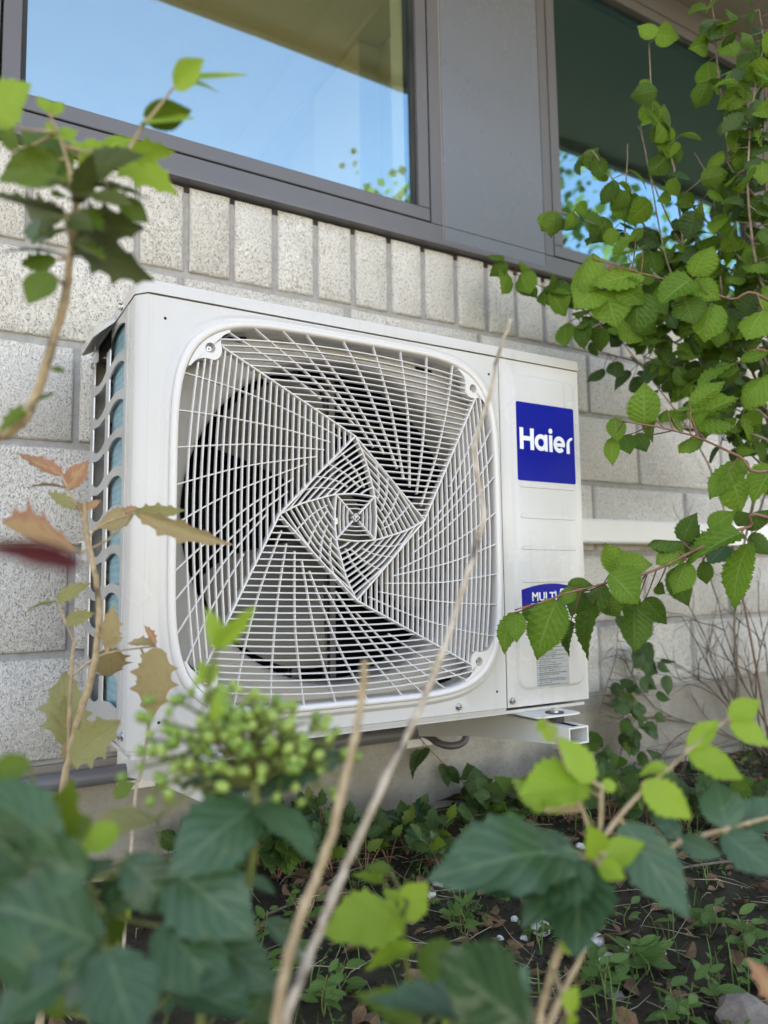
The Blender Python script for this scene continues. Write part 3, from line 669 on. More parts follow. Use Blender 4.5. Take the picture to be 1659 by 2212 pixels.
# service panel, raised plate, stickers
b = MB(); z0, z1 = 0.0, HF
def rrect(x0, x1, z0, z1, r, n=6):
    out = []
    for cx, cz, a0 in ((x1 - r, z1 - r, 0), (x0 + r, z1 - r, 90), (x0 + r, z0 + r, 180), (x1 - r, z0 + r, 270)):
        for i in range(n + 1):
            a = math.radians(a0 + 90 * i / n); out.append((cx + r * math.cos(a), cz + r * math.sin(a)))
    return out
def lift(pts, y): return [(x, y, z) for x, z in pts]
def sq(x0, x1, z0, z1, n=6):                  # the rectangle with as many points as rrect
    out = []
    for cx, cz in ((x1, z1), (x0, z1), (x0, z0), (x1, z0)): out += [(cx, cz)] * (n + 1)
    return out
b.v = []; b.f = []
px0, px1, pz0, pz1 = 0.7000, 0.8790, 0.0290, 0.6530
b.loft([lift(sq(XS + .0018, 0.8900, 0, HF), 0.014), lift(sq(XS + .0018, 0.8900, 0, HF), 0.0008), lift(sq(XS + .0026, 0.8890, .0008, HF - .0008), 0.0),
        lift(rrect(px0, px1, pz0, pz1, .026), 0.0), lift(rrect(px0 + .0015, px1 - .0015, pz0 + .0015, pz1 - .0015, .025), -.0008), lift(rrect(px0 + .0055, px1 - .0055, pz0 + .0055, pz1 - .0055, .022), -.0050), lift(rrect(px0 + .0075, px1 - .0075, pz0 + .0075, pz1 - .0075, .020), -.0058)], True, False, True)
sme = mesh('service_panel', b.v, b.f, True, 30)
bm = bmesh.new(); bm.from_mesh(sme); bmesh.ops.remove_doubles(bm, verts=bm.verts, dist=1e-6); bmesh.ops.recalc_face_normals(bm, faces=bm.faces); bm.to_mesh(sme); bm.free()
link('service_panel', sme, M['white'], AC)
b = MB(); b.box(XS + .0002, XS + .0016, 0.004, 0.01, 0, HF); b.build('panel_seam', M['dark'], AC, False)
b = MB(); b.box(0.0, 0.889, 0.004, 0.012, HF + 0.0002, HF + 0.0013); b.build('lid_seam', M['dark'], AC, False)
for zc in (0.4270, 0.3658, 0.3040, 0.2400):
    b = MB(); b.loft([lift(rrect(.7165, .8640, zc - .0048, zc + .0048, .0046), -.0056), lift(rrect(.7177, .8628, zc - .0036, zc + .0036, .0034), -.0070)], True, False, True); b.build('moulded_bar', M['white'], AC, angle=20)
lg = empty('logo_sticker', (0.7905, -0.0060, 0.515), parent=AC); 
b = MB(); b.loft([lift(rrect(-.0775, .0775, -.079, .079, .004), .0006), lift(rrect(-.0775, .0775, -.079, .079, .004), -.0004)], True, False, True); b.build('sticker_face', M['blue'], lg, angle=30)
def arcpts(cx, cz, r, a0, a1, n=20): return [(cx + r * math.cos(math.radians(a0 + (a1 - a0) * i / n)), cz + r * math.sin(math.radians(a0 + (a1 - a0) * i / n))) for i in range(n + 1)]
# lettering: pixels of the sticker close-up turned into sticker coordinates (x right, z up), cap height 0.0445
def letter(pts, y=-.0009): 
    b = MB(); b.prism([(x * .955 - .002, z) for x, z in pts], y, -.0003); return b.build('letter', M['print'], lg, False)
hx = -.0715; h0, h1 = -.0165, .0270; st = .0098
letter([(hx, h0), (hx + st, h0), (hx + st, .0015), (hx + .0285, .0015), (hx + .0285, h0), (hx + .0385, h0), (hx + .0385, h1), (hx + .0285, h1), (hx + .0285, .0105), (hx + st, .0105), (hx + st, h1), (hx, h1)])
xh = .0175; cz = (h0 + xh) / 2; ro = (xh - h0) / 2; ri = ro - .0088
def ring(cx, a0, a1, y=-.0009, rx_=1.0):
    o_ = arcpts(0, 0, ro, a0, a1, 32); i_ = arcpts(0, 0, ri, a1, a0, 32); return letter([(cx + x * rx_, cz + z) for x, z in o_ + i_], y)
ring(-.0135, 2, 358, rx_=1.02); letter([(-.0030, h0), (.0048, h0), (.0048, xh), (-.0030, xh)], -.00105)
letter([(.0095, h0), (.0188, h0), (.0188, xh), (.0095, xh)]); letter(arcpts(.0141, .0262, .0054, 0, 342, 18))
ring(.0385, -2, 318, rx_=0.98); letter([(.0255, cz - .0042), (.0540, cz - .0042), (.0545, cz + .0030), (.0255, cz + .0030)], -.00105)
letter([(.0592, h0), (.0682, h0), (.0682, .0040)] + arcpts(.0770, .0040, .0088, 180, 95, 8) + [(.0768, xh + .0005)] + arcpts(.0770, .0002, .0176, 92, 180, 10))
def text(body, size, x, z, parent, y, mat, shear=0.0, xs=1.0, bold=0.0, sp=1.0):
    cu = bpy.data.curves.new('lettering', 'FONT'); cu.body = body; cu.size = size; cu.offset = bold; cu.shear = shear; cu.extrude = 0.00015; cu.resolution_u = 3; cu.space_character = sp
    t = bpy.data.objects.new('lettering', cu); COL.objects.link(t); dg = bpy.context.evaluated_depsgraph_get()
    me = bpy.data.meshes.new_from_object(t.evaluated_get(dg)); bpy.data.objects.remove(t)
    for v in me.vertices: v.co = Vector((v.co.x * xs, -v.co.z, v.co.y))
    me.materials.clear(); o = link('lettering', me, mat, parent); o.location = (x, y, z); return o
iv = empty('inverter_sticker', (0.7930, -0.0060, 0.198), parent=AC)
ol = [(-.0790, .0240)] + [(-.0790 + .158 * i / 16, .0240 + .0115 * math.sin(PI * i / 16)) for i in range(1, 16)] + [(.0790, .0240), (.0785, -.008)] + [(.0785 - .157 * i / 16, -.0100 - .0215 * math.sin(PI * i / 16) ** .8) for i in range(1, 16)] + [(-.0785, -.008)]
b = MB(); b.prism(ol, -.0004, .0006); b.build('sticker_face', M['blue'], iv, False)
text('MULTI', .0240, -.0540, .0020, iv, -.0006, M['print'], xs=.98, bold=.0004)
text('II', .0085, .0062, .0150, iv, -.0006, M['print'], bold=.0002)
text('INVERTER', .0235, -.0520, -.0250, iv, -.0006, M['print'], shear=.18, xs=.92, bold=.0003)
b = MB(); b.prism([(-.056, -.0045), (.02, -.0030), (.066, -.0010), (.066, .0002), (.02, -.0016), (-.056, -.0028)], -.0008, -.0003); b.build('swoosh', M['print'], iv, False)
b = MB(); b.prism([(.0150, .0020), (.0215, .0020), (.0290, .0215), (.0620, .0215), (.0640, .0250), (.0225, .0250)], -.0008, -.0003); b.build('swoosh', M['print'], iv, False)
b = MB(); b.box(.7470, .8310, -.0066, -.0058, .0355, .1640)
sm = mesh('data_label', b.v, b.f, False); uvl = sm.uv_layers.new(name='UVMap')
for lp in sm.loops:
    co = sm.vertices[lp.vertex_index].co; uvl.data[lp.index].uv = ((co.x - .747) / .084, (co.z - .0355) / .1285)
link('data_label', sm, M['spec'], AC)
def hexscrew(x, y, z, ax):
    s = empty('screw', (x, y, z), parent=AC); a = Vector(ax)
    b = MB(); b.tube([(0, 0, 0), a * .0012], [.0075, .0072], 18); b.build('washer', M['steel'], s, angle=30)
    b = MB(); b.tube([a * .0012, a * .0052, a * .0060], [.0050, .0050, .0042], 6); b.build('head', M['steel'], s, angle=20)
    b = MB(); b.tube([a * .0058, a * .00615], [.0018, .0018], 8); b.build('recess', M['dark'], s)
for q in ((0.5627, 0, 0.0125, (0, -1, 0)), (0.6885, 0, 0.0125, (0, -1, 0)), (-0.0170, 0.044, 0.0160, (-1, 0, 0)), (-0.0172, 0.357, 0.0180, (-1, 0, 0)), (-0.0186, 0.105, 0.688, (-1, 0, 0)), (-0.0174, 0.357, 0.655, (-1, 0, 0))): hexscrew(*q)
for x, z in ((0.0242, 0.6432), (0.6518, 0.6410), (0.6522, 0.0329), (0.0250, 0.0380)):
    b = MB(); b.cyl((x, -0.0004, z), (0, 1, 0), .0023, .0023, .002, 12); b.build('drain_hole', M['dark'], AC)
b = MB(); b.box(-.012, .884, .008, .368, -.0120, -.0062); b.build('base_pan', M['white'], AC, False)
for xf in (0.055, 0.715):
    f = empty('foot', (xf, 0.16, -0.0125), parent=AC)
    b = MB(); b.loft([lift_ for lift_ in [[(x, y, z) for x, y in rrect(-.010, .100, -.215, .235, .012)] for z in (.0, -.0030)]], True, True, True); b.build('foot_plate', M['bracket'], f, angle=30)
    b = MB(); b.cyl((.052, -.190, .0002), (0, 0, 1), .0095, .0095, .0018, 18); b.cyl((.052, -.190, .002), (0, 0, 1), .0072, .0072, .0075, 6); b.build('bolt', M['steel'], f, angle=25)

# ------------------------------------------------------------------ wall brackets, trunking, pipes
def arm(x0, x1, label):
    t = empty('wall_bracket', ((x0 + x1) / 2, WY, GZ - 0.06)); tag(t, label, 'bracket', 'brackets under the unit')
    off = Vector(t.location); yf = -0.092; zt = GZ - 0.0345; tk = 0.003
    def part(mb, n, mat='bracket', **kw): mb.v = [v - off for v in mb.v]; return mb.build(n, M[mat], t, **kw)
    def hollow(y, zb): return [(x0, y, zb), (x1, y, zb), (x1, y, zt), (x0, y, zt)], [(x0 + tk, y, zb + tk), (x1 - tk, y, zb + tk), (x1 - tk, y, zt - tk), (x0 + tk, y, zt - tk)]
    o1, i1 = hollow(yf, GZ - 0.0655); o2, i2 = hollow(0.20, GZ - 0.094); o3, i3 = hollow(0.447, GZ - 0.135)
    b = MB(); b.loft([i2, i1, o1, o2, o3], True); part(b, 'arm', smooth=False)
    b = MB(); b.box((x0 + x1) / 2 - .006, (x0 + x1) / 2 + .006, -.085, -.02, zt + .0003, zt + .0008); part(b, 'slot', 'dark', smooth=False)
    b = MB(); b.cyl(((x0 + x1) / 2, -.03, zt + .001), (0, 0, 1), .018, .018, GZ - .0158 - zt - .001, 16); part(b, 'rubber_mount', 'rubber')
    b = MB(); b.cyl(((x0 + x1) / 2, .33, zt + .001), (0, 0, 1), .018, .018, GZ - .0158 - zt - .001, 16); part(b, 'rubber_mount', 'rubber')
    b = MB(); b.box(x0 - .012, x1 + .012, 0.440, 0.4455, GZ - .16, GZ + .02); part(b, 'wall_plate', smooth=False)
arm(0.072, 0.122, 'white steel wall bracket under the left end of the unit'); arm(0.742, 0.791, 'white steel wall bracket with open tube end under the right end of the unit')
rl = MB(); p = [(0.4455, .000), (0.400, .000), (0.400, -.038), (0.403, -.038), (0.403, -.003), (0.4455, -.003)]
rl.loft([[(x, y, GZ + .325 + z) for y, z in p] for x in (-0.020, 0.870)], True, True, True)
o = rl.build('wall_rail', M['bracket'], None, False); tag(o, 'white steel rail on the wall just behind the unit', 'bracket')
tr = MB(); prof = [(0.4465, .338), (0.392, .338), (0.387, .343), (0.387, .400), (0.392, .406), (0.4465, .406)]
tr.loft([[(x, y, GZ + z) for y, z in prof] for x in (0.90, 1.862)], True, True, True); 
tk_ = empty('pipe_trunking', (1.38, 0.44, GZ + .37)); tag(tk_, 'white plastic pipe trunking running along the wall right of the unit', 'trunking')
tr.v = [v - Vector(tk_.location) for v in tr.v]; tr.build('cover', M['trunk'], tk_, False)
b = MB(); b.box(1.8625, 1.890, .384, .4465, GZ + .335, GZ + .409); b.box(1.8905, 2.9, .387, .4465, GZ + .338, GZ + .406); b.v = [v - Vector(tk_.location) for v in b.v]; b.build('cover_joint', M['trunk'], tk_, False)
cp = [on_plane(150, 1690, 1, .425), on_plane(230, 1676, 1, .425), on_plane(330, 1662, 1, .425), on_plane(600, 1612, 1, .425), on_plane(790, 1592, 1, .425), on_plane(905, 1581, 1, .425)]
zc_ = sum(q.z for q in cp) / len(cp)
cp = [Vector((-1.6, .425, zc_ + .004))] + [Vector((q.x, .425, q.z * .35 + zc_ * .65)) for q in cp]
b = MB(); b.tube(spline(cp, 4), .0165, 14); o = b.build('conduit_pipe', M['pipe']); tag(o, 'thick grey conduit pipe along the top of the plinth', 'pipe')
lp = [(905, 1578, .42), (925, 1590, .40), (945, 1604, .37), (970, 1611, .35), (995, 1607, .34), (1006, 1594, .34), (1004, 1578, .35)]
e_ = cp[-1]
b = MB(); b.tube(spline([e_ + Vector((-.06, 0, 0)), e_ + Vector((-.01, 0, 0))] + [on_plane(*q[:2], 1, q[2]) for q in lp[1:]] + [on_plane(1004, 1578, 1, .35) + Vector((0, 0, .06))], 5), .0085, 10); o = b.build('power_cable', M['cable']); tag(o, 'dark cable looping down under the unit near the right bracket', 'cable')

# ------------------------------------------------------------------ leaves
def leaf_mesh(name, outline, nu, fold, curl, twist, ripple=0.0, nv=4, seed=0, veins=8):
    """outline(u, side) = half width; lies along +x from 0 to 1, width along y, upper side +z"""
    rnd = random.Random(seed); V = []; Fc = []; uv = []
    for i in range(nu + 1):
        u = i / nu
        for j in range(-nv, nv + 1):
            v = j / nv; wdt = outline(u, 1 if j > 0 else -1, abs(v)); y = wdt * v; x = u
            z = fold * abs(y) + ripple * math.sin((u - abs(v) * .28) * veins * 2 * PI) * (0.3 + abs(v)) * (wdt > .02)
            z += -curl * u * u - twist * y * (u - .2)
            ang = curl * 1.0 * u
            V.append((x - curl * curl * u ** 3 * .5, y, z)); uv.append((u, v * .5 + .5))
    n = 2 * nv + 1
    for i in range(nu):
        for j in range(n - 1): Fc.append((i*n+j, (i+1)*n+j, (i+1)*n+j+1, i*n+j+1))
    me = mesh(name, V, Fc, True, 180, recalc=False); l = me.uv_layers.new(name='UVMap')
    for lp in me.loops: l.data[lp.index].uv = uv[lp.vertex_index]
    return me
def hazel_out(u, s, v):
    base = 0.40 * (math.sin(PI * u ** 0.74) ** 0.66) * (1.0 + .12 * s * (0.5 - u))
    if u > .62: base *= 1 - .62 * ((u - .62) / .38) ** 1.3
    if v > .99 and 0.03 < u < .985:
        k = int(round(u * 48)); base *= 1 + (0.085 if k % 2 else -0.05) + (0.06 if k % 6 == 3 else -.01)
    return max(base, 0.003)
def mah_out(teeth, wid, spine):
    def f(u, s, v):
        base = wid * math.sin(PI * u ** 0.88) ** 0.62
        if u > .55: base *= 1 - .55 * ((u - .55) / .45) ** 1.4
        if v > .99 and .08 < u < .95:
            ph = (u * teeth + (0.25 if s > 0 else 0)) % 1.0; base *= 1 + spine * (max(0, 1 - abs(ph - .5) * 4.2)) - spine * .35 * abs(math.cos(PI * ph))
        return max(base, 0.003)
    return f
def ivy_out(u, s, v):
    a = 0.42 * math.exp(-((u - .22) / .17) ** 2) + .26 * math.exp(-((u - .52) / .22) ** 2) + .05 * (1 - u)
    return max(a * min(1, u * 14) * min(1, (1 - u) * 5), 0.003)
def ell_out(wid):
    return lambda u, s, v: max(wid * math.sin(PI * u ** .9) ** .8, .002)
LM = {}
def variants(key, fn, n, nu, **rng):
    LM[key] = []
    for i in range(n):
        r = random.Random(len(key) * 7 + i * 13)
        LM[key].append(leaf_mesh(key + '_leaf', fn, nu, r.uniform(*rng.get('fold', (.1, .3))), r.uniform(*rng.get('curl', (-.05, .3))), r.uniform(*rng.get('twist', (-.4, .4))), rng.get('ripple', 0), rng.get('nv', 3), i, rng.get('veins', 8)))
variants('hazel', hazel_out, 11, 48, fold=(-.45, .45), curl=(-.05, .55), twist=(-.9, .9), ripple=.016, nv=3)
variants('mah', mah_out(4.3, .25, .36), 9, 44, fold=(.05, .55), curl=(-.1, .50), twist=(-.9, .9), nv=2)
variants('mahw', mah_out(7.0, .275, .13), 7, 36, fold=(.05, .45), curl=(-.1, .45), twist=(-.8, .8), ripple=.012, veins=3, nv=3)
variants('smooth', mah_out(9, .33, .07), 5, 30, fold=(.05, .35), curl=(-.05, .30), twist=(-.5, .5), nv=2)
variants('ivy', ivy_out, 4, 16, fold=(-.1, .15), curl=(-.05, .2), twist=(-.3, .3), nv=2)
variants('peri', ell_out(.21), 4, 10, fold=(.05, .25), curl=(0, .3), twist=(-.3, .3), nv=1)
MATLEAF = {}
def leaf_data(kind, mat, i=None):
    """each combination of shape and colour is one shared mesh"""
    L = LM[kind]; i = random.randrange(len(L)) if i is None else i % len(L); k = (kind, mat, i)
    if k not in MATLEAF:
        me = L[i].copy(); me.name = kind + '_leaf'; me.materials.clear(); me.materials.append(M[mat]); MATLEAF[k] = me
    return MATLEAF[k]
UP = Vector((0, 0, 1))
ORD = ['first', 'second', 'third', 'fourth', 'fifth', 'sixth', 'seventh', 'eighth', 'ninth', 'tenth', 'eleventh', 'twelfth', 'thirteenth', 'fourteenth', 'fifteenth', 'sixteenth', 'seventeenth', 'eighteenth', 'nineteenth', 'twentieth', 'twenty-first', 'twenty-second', 'twenty-third', 'twenty-fourth', 'twenty-fifth', 'twenty-sixth', 'twenty-seventh', 'twenty-eighth', 'twenty-ninth', 'thirtieth']
def ordinal(xs, x):
    k = sorted(xs).index(x); n = len(xs); return ('leftmost' if k == 0 else 'rightmost' if k == n - 1 else ORD[k] + ' from the left' if k < n / 2 else ORD[n - 1 - k] + ' from the right')
class Plant:
    def __init__(s, name, base, label, cat, group=None, stem='greenstem', petiole=0.0011, depth=None):
        s.base = Vector(base); s.root = tag(empty(name, base), label, cat, group); s.mb = MB(); s.lines = []; s.mat = stem; s.pr = petiole; s.depth = depth; s.petstart = []
    def stem(s, pts, r0, r1, n=5, sides=7, wob=0.0):
        P = spline(pts, n); L = len(P)
        if wob:
            for i in range(1, L - 1): P[i] = P[i] + Vector((jit(wob), jit(wob), jit(wob)))
        rr = [r0 + (r1 - r0) * i / (L - 1) for i in range(L)]
        if wob: rr = [r * (1 + jit(.12)) for r in rr]
        s.mb.tube([p - s.base for p in P], rr, sides); s.lines.append(P); return P
    def near(s, p):
        best = None
        for P in s.lines:
            for q in P:
                d = (q - p).length
                if best is None or d < best[0]: best = (d, q)
        return best[1] if best else None
    def leaf(s, base, tip, kind, mat, wide=1.0, roll=0.0, face=None, i=None, pet=True):
        x = tip - base; L = x.length; x.normalize()
        n = face if face is not None else ((CAM - base).normalized() * .75 + UP * .55)
        n = n - x * n.dot(x)
        if n.length < 1e-4: n = x.orthogonal()
        n.normalize(); n = Matrix.Rotation(roll, 3, x) @ n; y = n.cross(x)
        o = bpy.data.objects.new('leaf', leaf_data(kind, mat, i)); COL.objects.link(o); o.parent = s.root
        q = base - s.base; k = L
        o.matrix_local = Matrix(((x.x * k, y.x * k * wide, n.x * k, q.x), (x.y * k, y.y * k * wide, n.y * k, q.y), (x.z * k, y.z * k * wide, n.z * k, q.z), (0, 0, 0, 1)))
        if pet and s.pr and s.lines:
            c = s.near(base)
            if c is not None and 0.002 < (c - base).length < 0.30:
                m = (c + base) / 2 + UP * (-.04 * (c - base).length); s.mb.tube([v - s.base for v in spline([c, m, base + x * .02 * L], 3)], [s.pr * 1.2] * 3 + [s.pr] * 4, 5)
        return o
    def px(s, b, t, kind, mat, d, d2=None, wide=1.0, roll=0.0, i=None, pet=True):
        return s.leaf(U(*b, d), U(*t, d2 or d), kind, mat, wide, roll, None, i, pet)
    def done(s):
        if s.mb.v: s.mb.build('stem', M[s.mat], s.root, angle=180)
def legs(g, q): return [g, g.lerp(q, .4), g.lerp(q, .8)]          # even steps from the ground up to the first point in view
def drop(p, dx=0.0, dy=0.0): return Vector((p.x + dx, p.y + dy, ground_z(p.x + dx, p.y + dy) - .01))

# ---- upper left shrub (spiny evergreen leaves on one leaning stem)
D = .60
base = drop(U(-60, 1040, D), -.06, -.03)
A = Plant('mahonia_shrub', base, 'leaning spiny-leaved evergreen shrub with a leafy tuft in front of the left window', 'shrub', stem='bark2', petiole=.0012)
A.stem([base, base.lerp(U(-40, 1020, D), .6), U(-30, 1010, D), U(20, 935, D), U(62, 890, D), U(108, 760, D), U(138, 650, D), U(150, 570, D), U(158, 480, D), U(168, 420, D)], .0058, .0022, 5, 8, .0006)
A.stem([U(166, 440, D), U(205, 390, D), U(262, 345, D), U(303, 282, D), U(345, 228, D), U(380, 182, D)], .0018, .0009)
A.stem([U(160, 440, D), U(150, 370, D), U(130, 300, D), U(100, 235, D)], .0014, .0008)
for b_, t_, k, m, d1, d2, wd, rl_ in [
    ((376, 186), (442, 127), 'smooth', 'lime', .60, .57, .7, .9), ((382, 176), (538, 164), 'smooth', 'lime', .60, .60, .5, -.9), ((385, 178), (472, 174), 'smooth', 'lime', .60, .62, .5, -1.1),
    ((302, 268), (422, 262), 'smooth', 'lime', .60, .60, 1.2, -.7), ((310, 255), (415, 238), 'smooth', 'mah', .61, .61, .9, .9),
    ((168, 388), (275, 302), 'mahw', 'mahbrown', .60, .57, 1.15, .1), ((178, 402), (322, 400), 'mahw', 'mahbrown', .60, .60, .9, -.5),
    ((160, 482), (312, 492), 'mah', 'mahbrown', .60, .58, .8, .8), ((162, 512), (332, 606), 'mah', 'mahbrown', .60, .58, .75, .9), ((200, 530), (250, 595), 'mah', 'mahbrown', .60, .60, 1.0, .3),
    ((255, 430), (320, 482), 'smooth', 'mah', .61, .62, 1.0, .2), ((230, 320), (382, 404), 'mah', 'lime', .62, .62, .9, .3), ((262, 330), (376, 322), 'mah', 'lime', .62, .62, .8, .6),
    ((130, 345), (-15, 375), 'mahw', 'mah', .60, .58, 1.05, -.4), ((150, 378), (48, 290), 'mahw', 'mah', .60, .62, 1.0, -.3), ((-20, 262), (40, 168), 'mahw', 'lime', .56, .54, 1.6, .1), ((25, 330), (10, 260), 'mahw', 'mah', .60, .60, 1.1, .4),
    ((112, 245), (80, 208), 'smooth', 'lime', .6, .6, 1.0, 0), ((112, 248), (135, 215), 'smooth', 'lime', .6, .6, 1.0, 0), ((130, 300), (165, 276), 'smooth', 'lime', .6, .6, 1.3, 0), ((128, 300), (98, 262), 'smooth', 'lime', .6, .6, .9, 0),
    ((140, 462), (-20, 436), 'mah', 'mahbrown', .60, .56, .7, .9), ((140, 470), (15, 462), 'mah', 'mahbrown', .60, .64, .7, -.9), ((120, 505), (33, 488), 'mah', 'teal', .62, .62, 1.2, -.5),
    ((125, 548), (-15, 522), 'mah', 'teal', .60, .58, .6, .9), ((122, 560), (34, 576), 'mah', 'mah', .62, .62, .9, -.9), ((110, 588), (62, 660), 'smooth', 'mah', .58, .57, 1.25, .2),
    ((165, 455), (215, 470), 'mah', 'mah', .58, .56, 1.2, 0), ((150, 430), (110, 420), 'mah', 'mah', .60, .58, 1.2, .3), ((190, 350), (150, 300), 'mahw', 'lime', .63, .64, 1.0, .5), ((215, 330), (290, 300), 'mahw', 'lime', .63, .64, 1.0, -.2),
    ((165, 500), (120, 452), 'mah', 'mah', .57, .55, 1.2, .6), ((185, 395), (240, 352), 'mahw', 'mah', .62, .63, 1.1, -.4), ((160, 420), (105, 380), 'mahw', 'mahbrown', .58, .56, 1.0, .5), ((150, 470), (205, 505), 'mah', 'mahbrown', .57, .55, .9, .6),
    ((150, 400), (70, 340), 'mahw', 'lime', .61, .63, .9, .4), ((175, 380), (240, 290), 'mahw', 'lime', .62, .65, .8, .3), ((170, 420), (285, 440), 'mah', 'mahbrown', .58, .55, .7, -.3), ((150, 500), (60, 500), 'mah', 'mahbrown', .57, .54, .8, .5), ((155, 530), (230, 560), 'mah', 'mah', .58, .56, .9, -.4), ((140, 390), (40, 410), 'mah', 'mah', .58, .55, .9, .2), ((165, 440), (200, 330), 'mahw', 'mahbrown', .59, .57, .8, .6), ((62, 878), (-10, 922), 'mah', 'mah', .6, .58, 1.0, .4), ((66, 872), (128, 852), 'mah', 'mah', .6, .6, 1.0, -.6), ((112, 796), (142, 800), 'mah', 'mah', .6, .6, 1.3, 0)]:
    A.px(b_, t_, k, m, d1, d2, wd, rl_)
A.done()

# ---- autumn coloured shrub in front of the unit's left side
D = .90
base = drop(U(128, 1760, D), -.02, .02)
S = Plant('mahonia_shrub', base, 'thin shrub with tan and pink spotted spiny leaves beside the left end of the unit', 'shrub', stem='bark2', petiole=.0012)
S.stem([base, U(130, 1755, D), U(150, 1640, D), U(168, 1560, D), U(192, 1480, D), U(207, 1410, D), U(214, 1320, D), U(204, 1230, D), U(186, 1150, D), U(183, 1085, D)], .0050, .0028, 5, 8, .0006)
S.stem([U(150, 1640, D), U(150, 1540, D), U(156, 1430, D), U(160, 1385, D)], .0032, .0016, 5, 7, .0005)
S.mat = 'bark2'
for pts in ([(160, 1385), (142, 1345), (124, 1298)], [(183, 1128), (160, 1085), (134, 1028)], [(190, 1168), (215, 1135), (300, 1107)], [(155, 1460), (200, 1425), (245, 1408), (335, 1396)]):
    S.stem([U(*p, D) for p in pts], .0014, .0010)
for b_, t_, k, m, wd, rl_, dd in [
    ((134, 1028), (33, 976), 'mah', 'pink', .85, .2, .0), ((146, 1060), (190, 996), 'mahw', 'pink', 1.1, -.2, .02), ((142, 1056), (58, 1030), 'mah', 'tan', .6, .9, 0), ((160, 1100), (108, 1056), 'mah', 'olive', 1.1, .2, -.01), ((186, 1100), (216, 1078), 'mah', 'pink', 1.0, .3, 0), ((180, 1105), (165, 1080), 'mah', 'pink', 1.0, .3, 0),
    ((288, 1112), (206, 1136), 'mahw', 'tan', 1.2, -.2, 0), ((290, 1108), (384, 1106), 'mah', 'olive', .6, .9, -.02), ((300, 1108), (468, 1184), 'mah', 'tan', .36, .95, -.05), ((268, 1105), (300, 1095), 'mah', 'pink', 1.0, .4, 0),
    ((124, 1298), (190, 1256), 'mah', 'olive', .9, .3, 0), ((124, 1302), (44, 1304), 'mah', 'olive', .7, .7, 0), ((140, 1345), (202, 1322), 'mah', 'olive', 1.0, .4, 0),
    ((232, 1400), (246, 1308), 'mah', 'tan', .9, .3, 0), ((236, 1398), (240, 1482), 'mah', 'tan', 1.5, 0, .02), ((225, 1400), (262, 1375), 'mah', 'tan', 1.0, .4, 0),
    ((336, 1396), (276, 1376), 'mah', 'tan', 1.1, .5, 0), ((338, 1398), (326, 1556), 'mah', 'tan', 1.05, .0, -.02), ((322, 1430), (303, 1534), 'mah', 'olive', 1.0, .5, .02), ((335, 1395), (312, 1350), 'mah', 'pink', .7, .5, 0),
    ((148, 1610), (134, 1442), 'mah', 'olive', 1.05, -.2, .02), ((152, 1622), (160, 1480), 'mah', 'olive', .9, .4, .02), ((152, 1640), (258, 1556), 'mah', 'olive', 1.1, .3, -.02), ((158, 1642), (245, 1580), 'mah', 'tan', 1.1, -.4, 0), ((150, 1600), (138, 1660), 'mah', 'tan', .9, .5, 0)]:
    S.px(b_, t_, k, m, D + dd, D + dd * 2, wd, rl_)
S.px((172, 1196), (-10, 1148), 'mah', 'pink', .72, .62, 1.0, .2); S.px((172, 1222), (-60, 1178), 'mahw', 'maroon', .30, .26, .36, -.6)
S.done()
b = MB(); q0 = U(290, 1745, .95); b.tube(spline([drop(q0, -.02, 0), q0, U(302, 1680, .95), U(318, 1600, .95), U(324, 1530, .95), U(330, 1470, .96)], 5), .0022, 7); o = b.build('dead_stem', M['bark']); tag(o, 'thin pale dead stem in front of the unit near its lower left corner', 'twig')

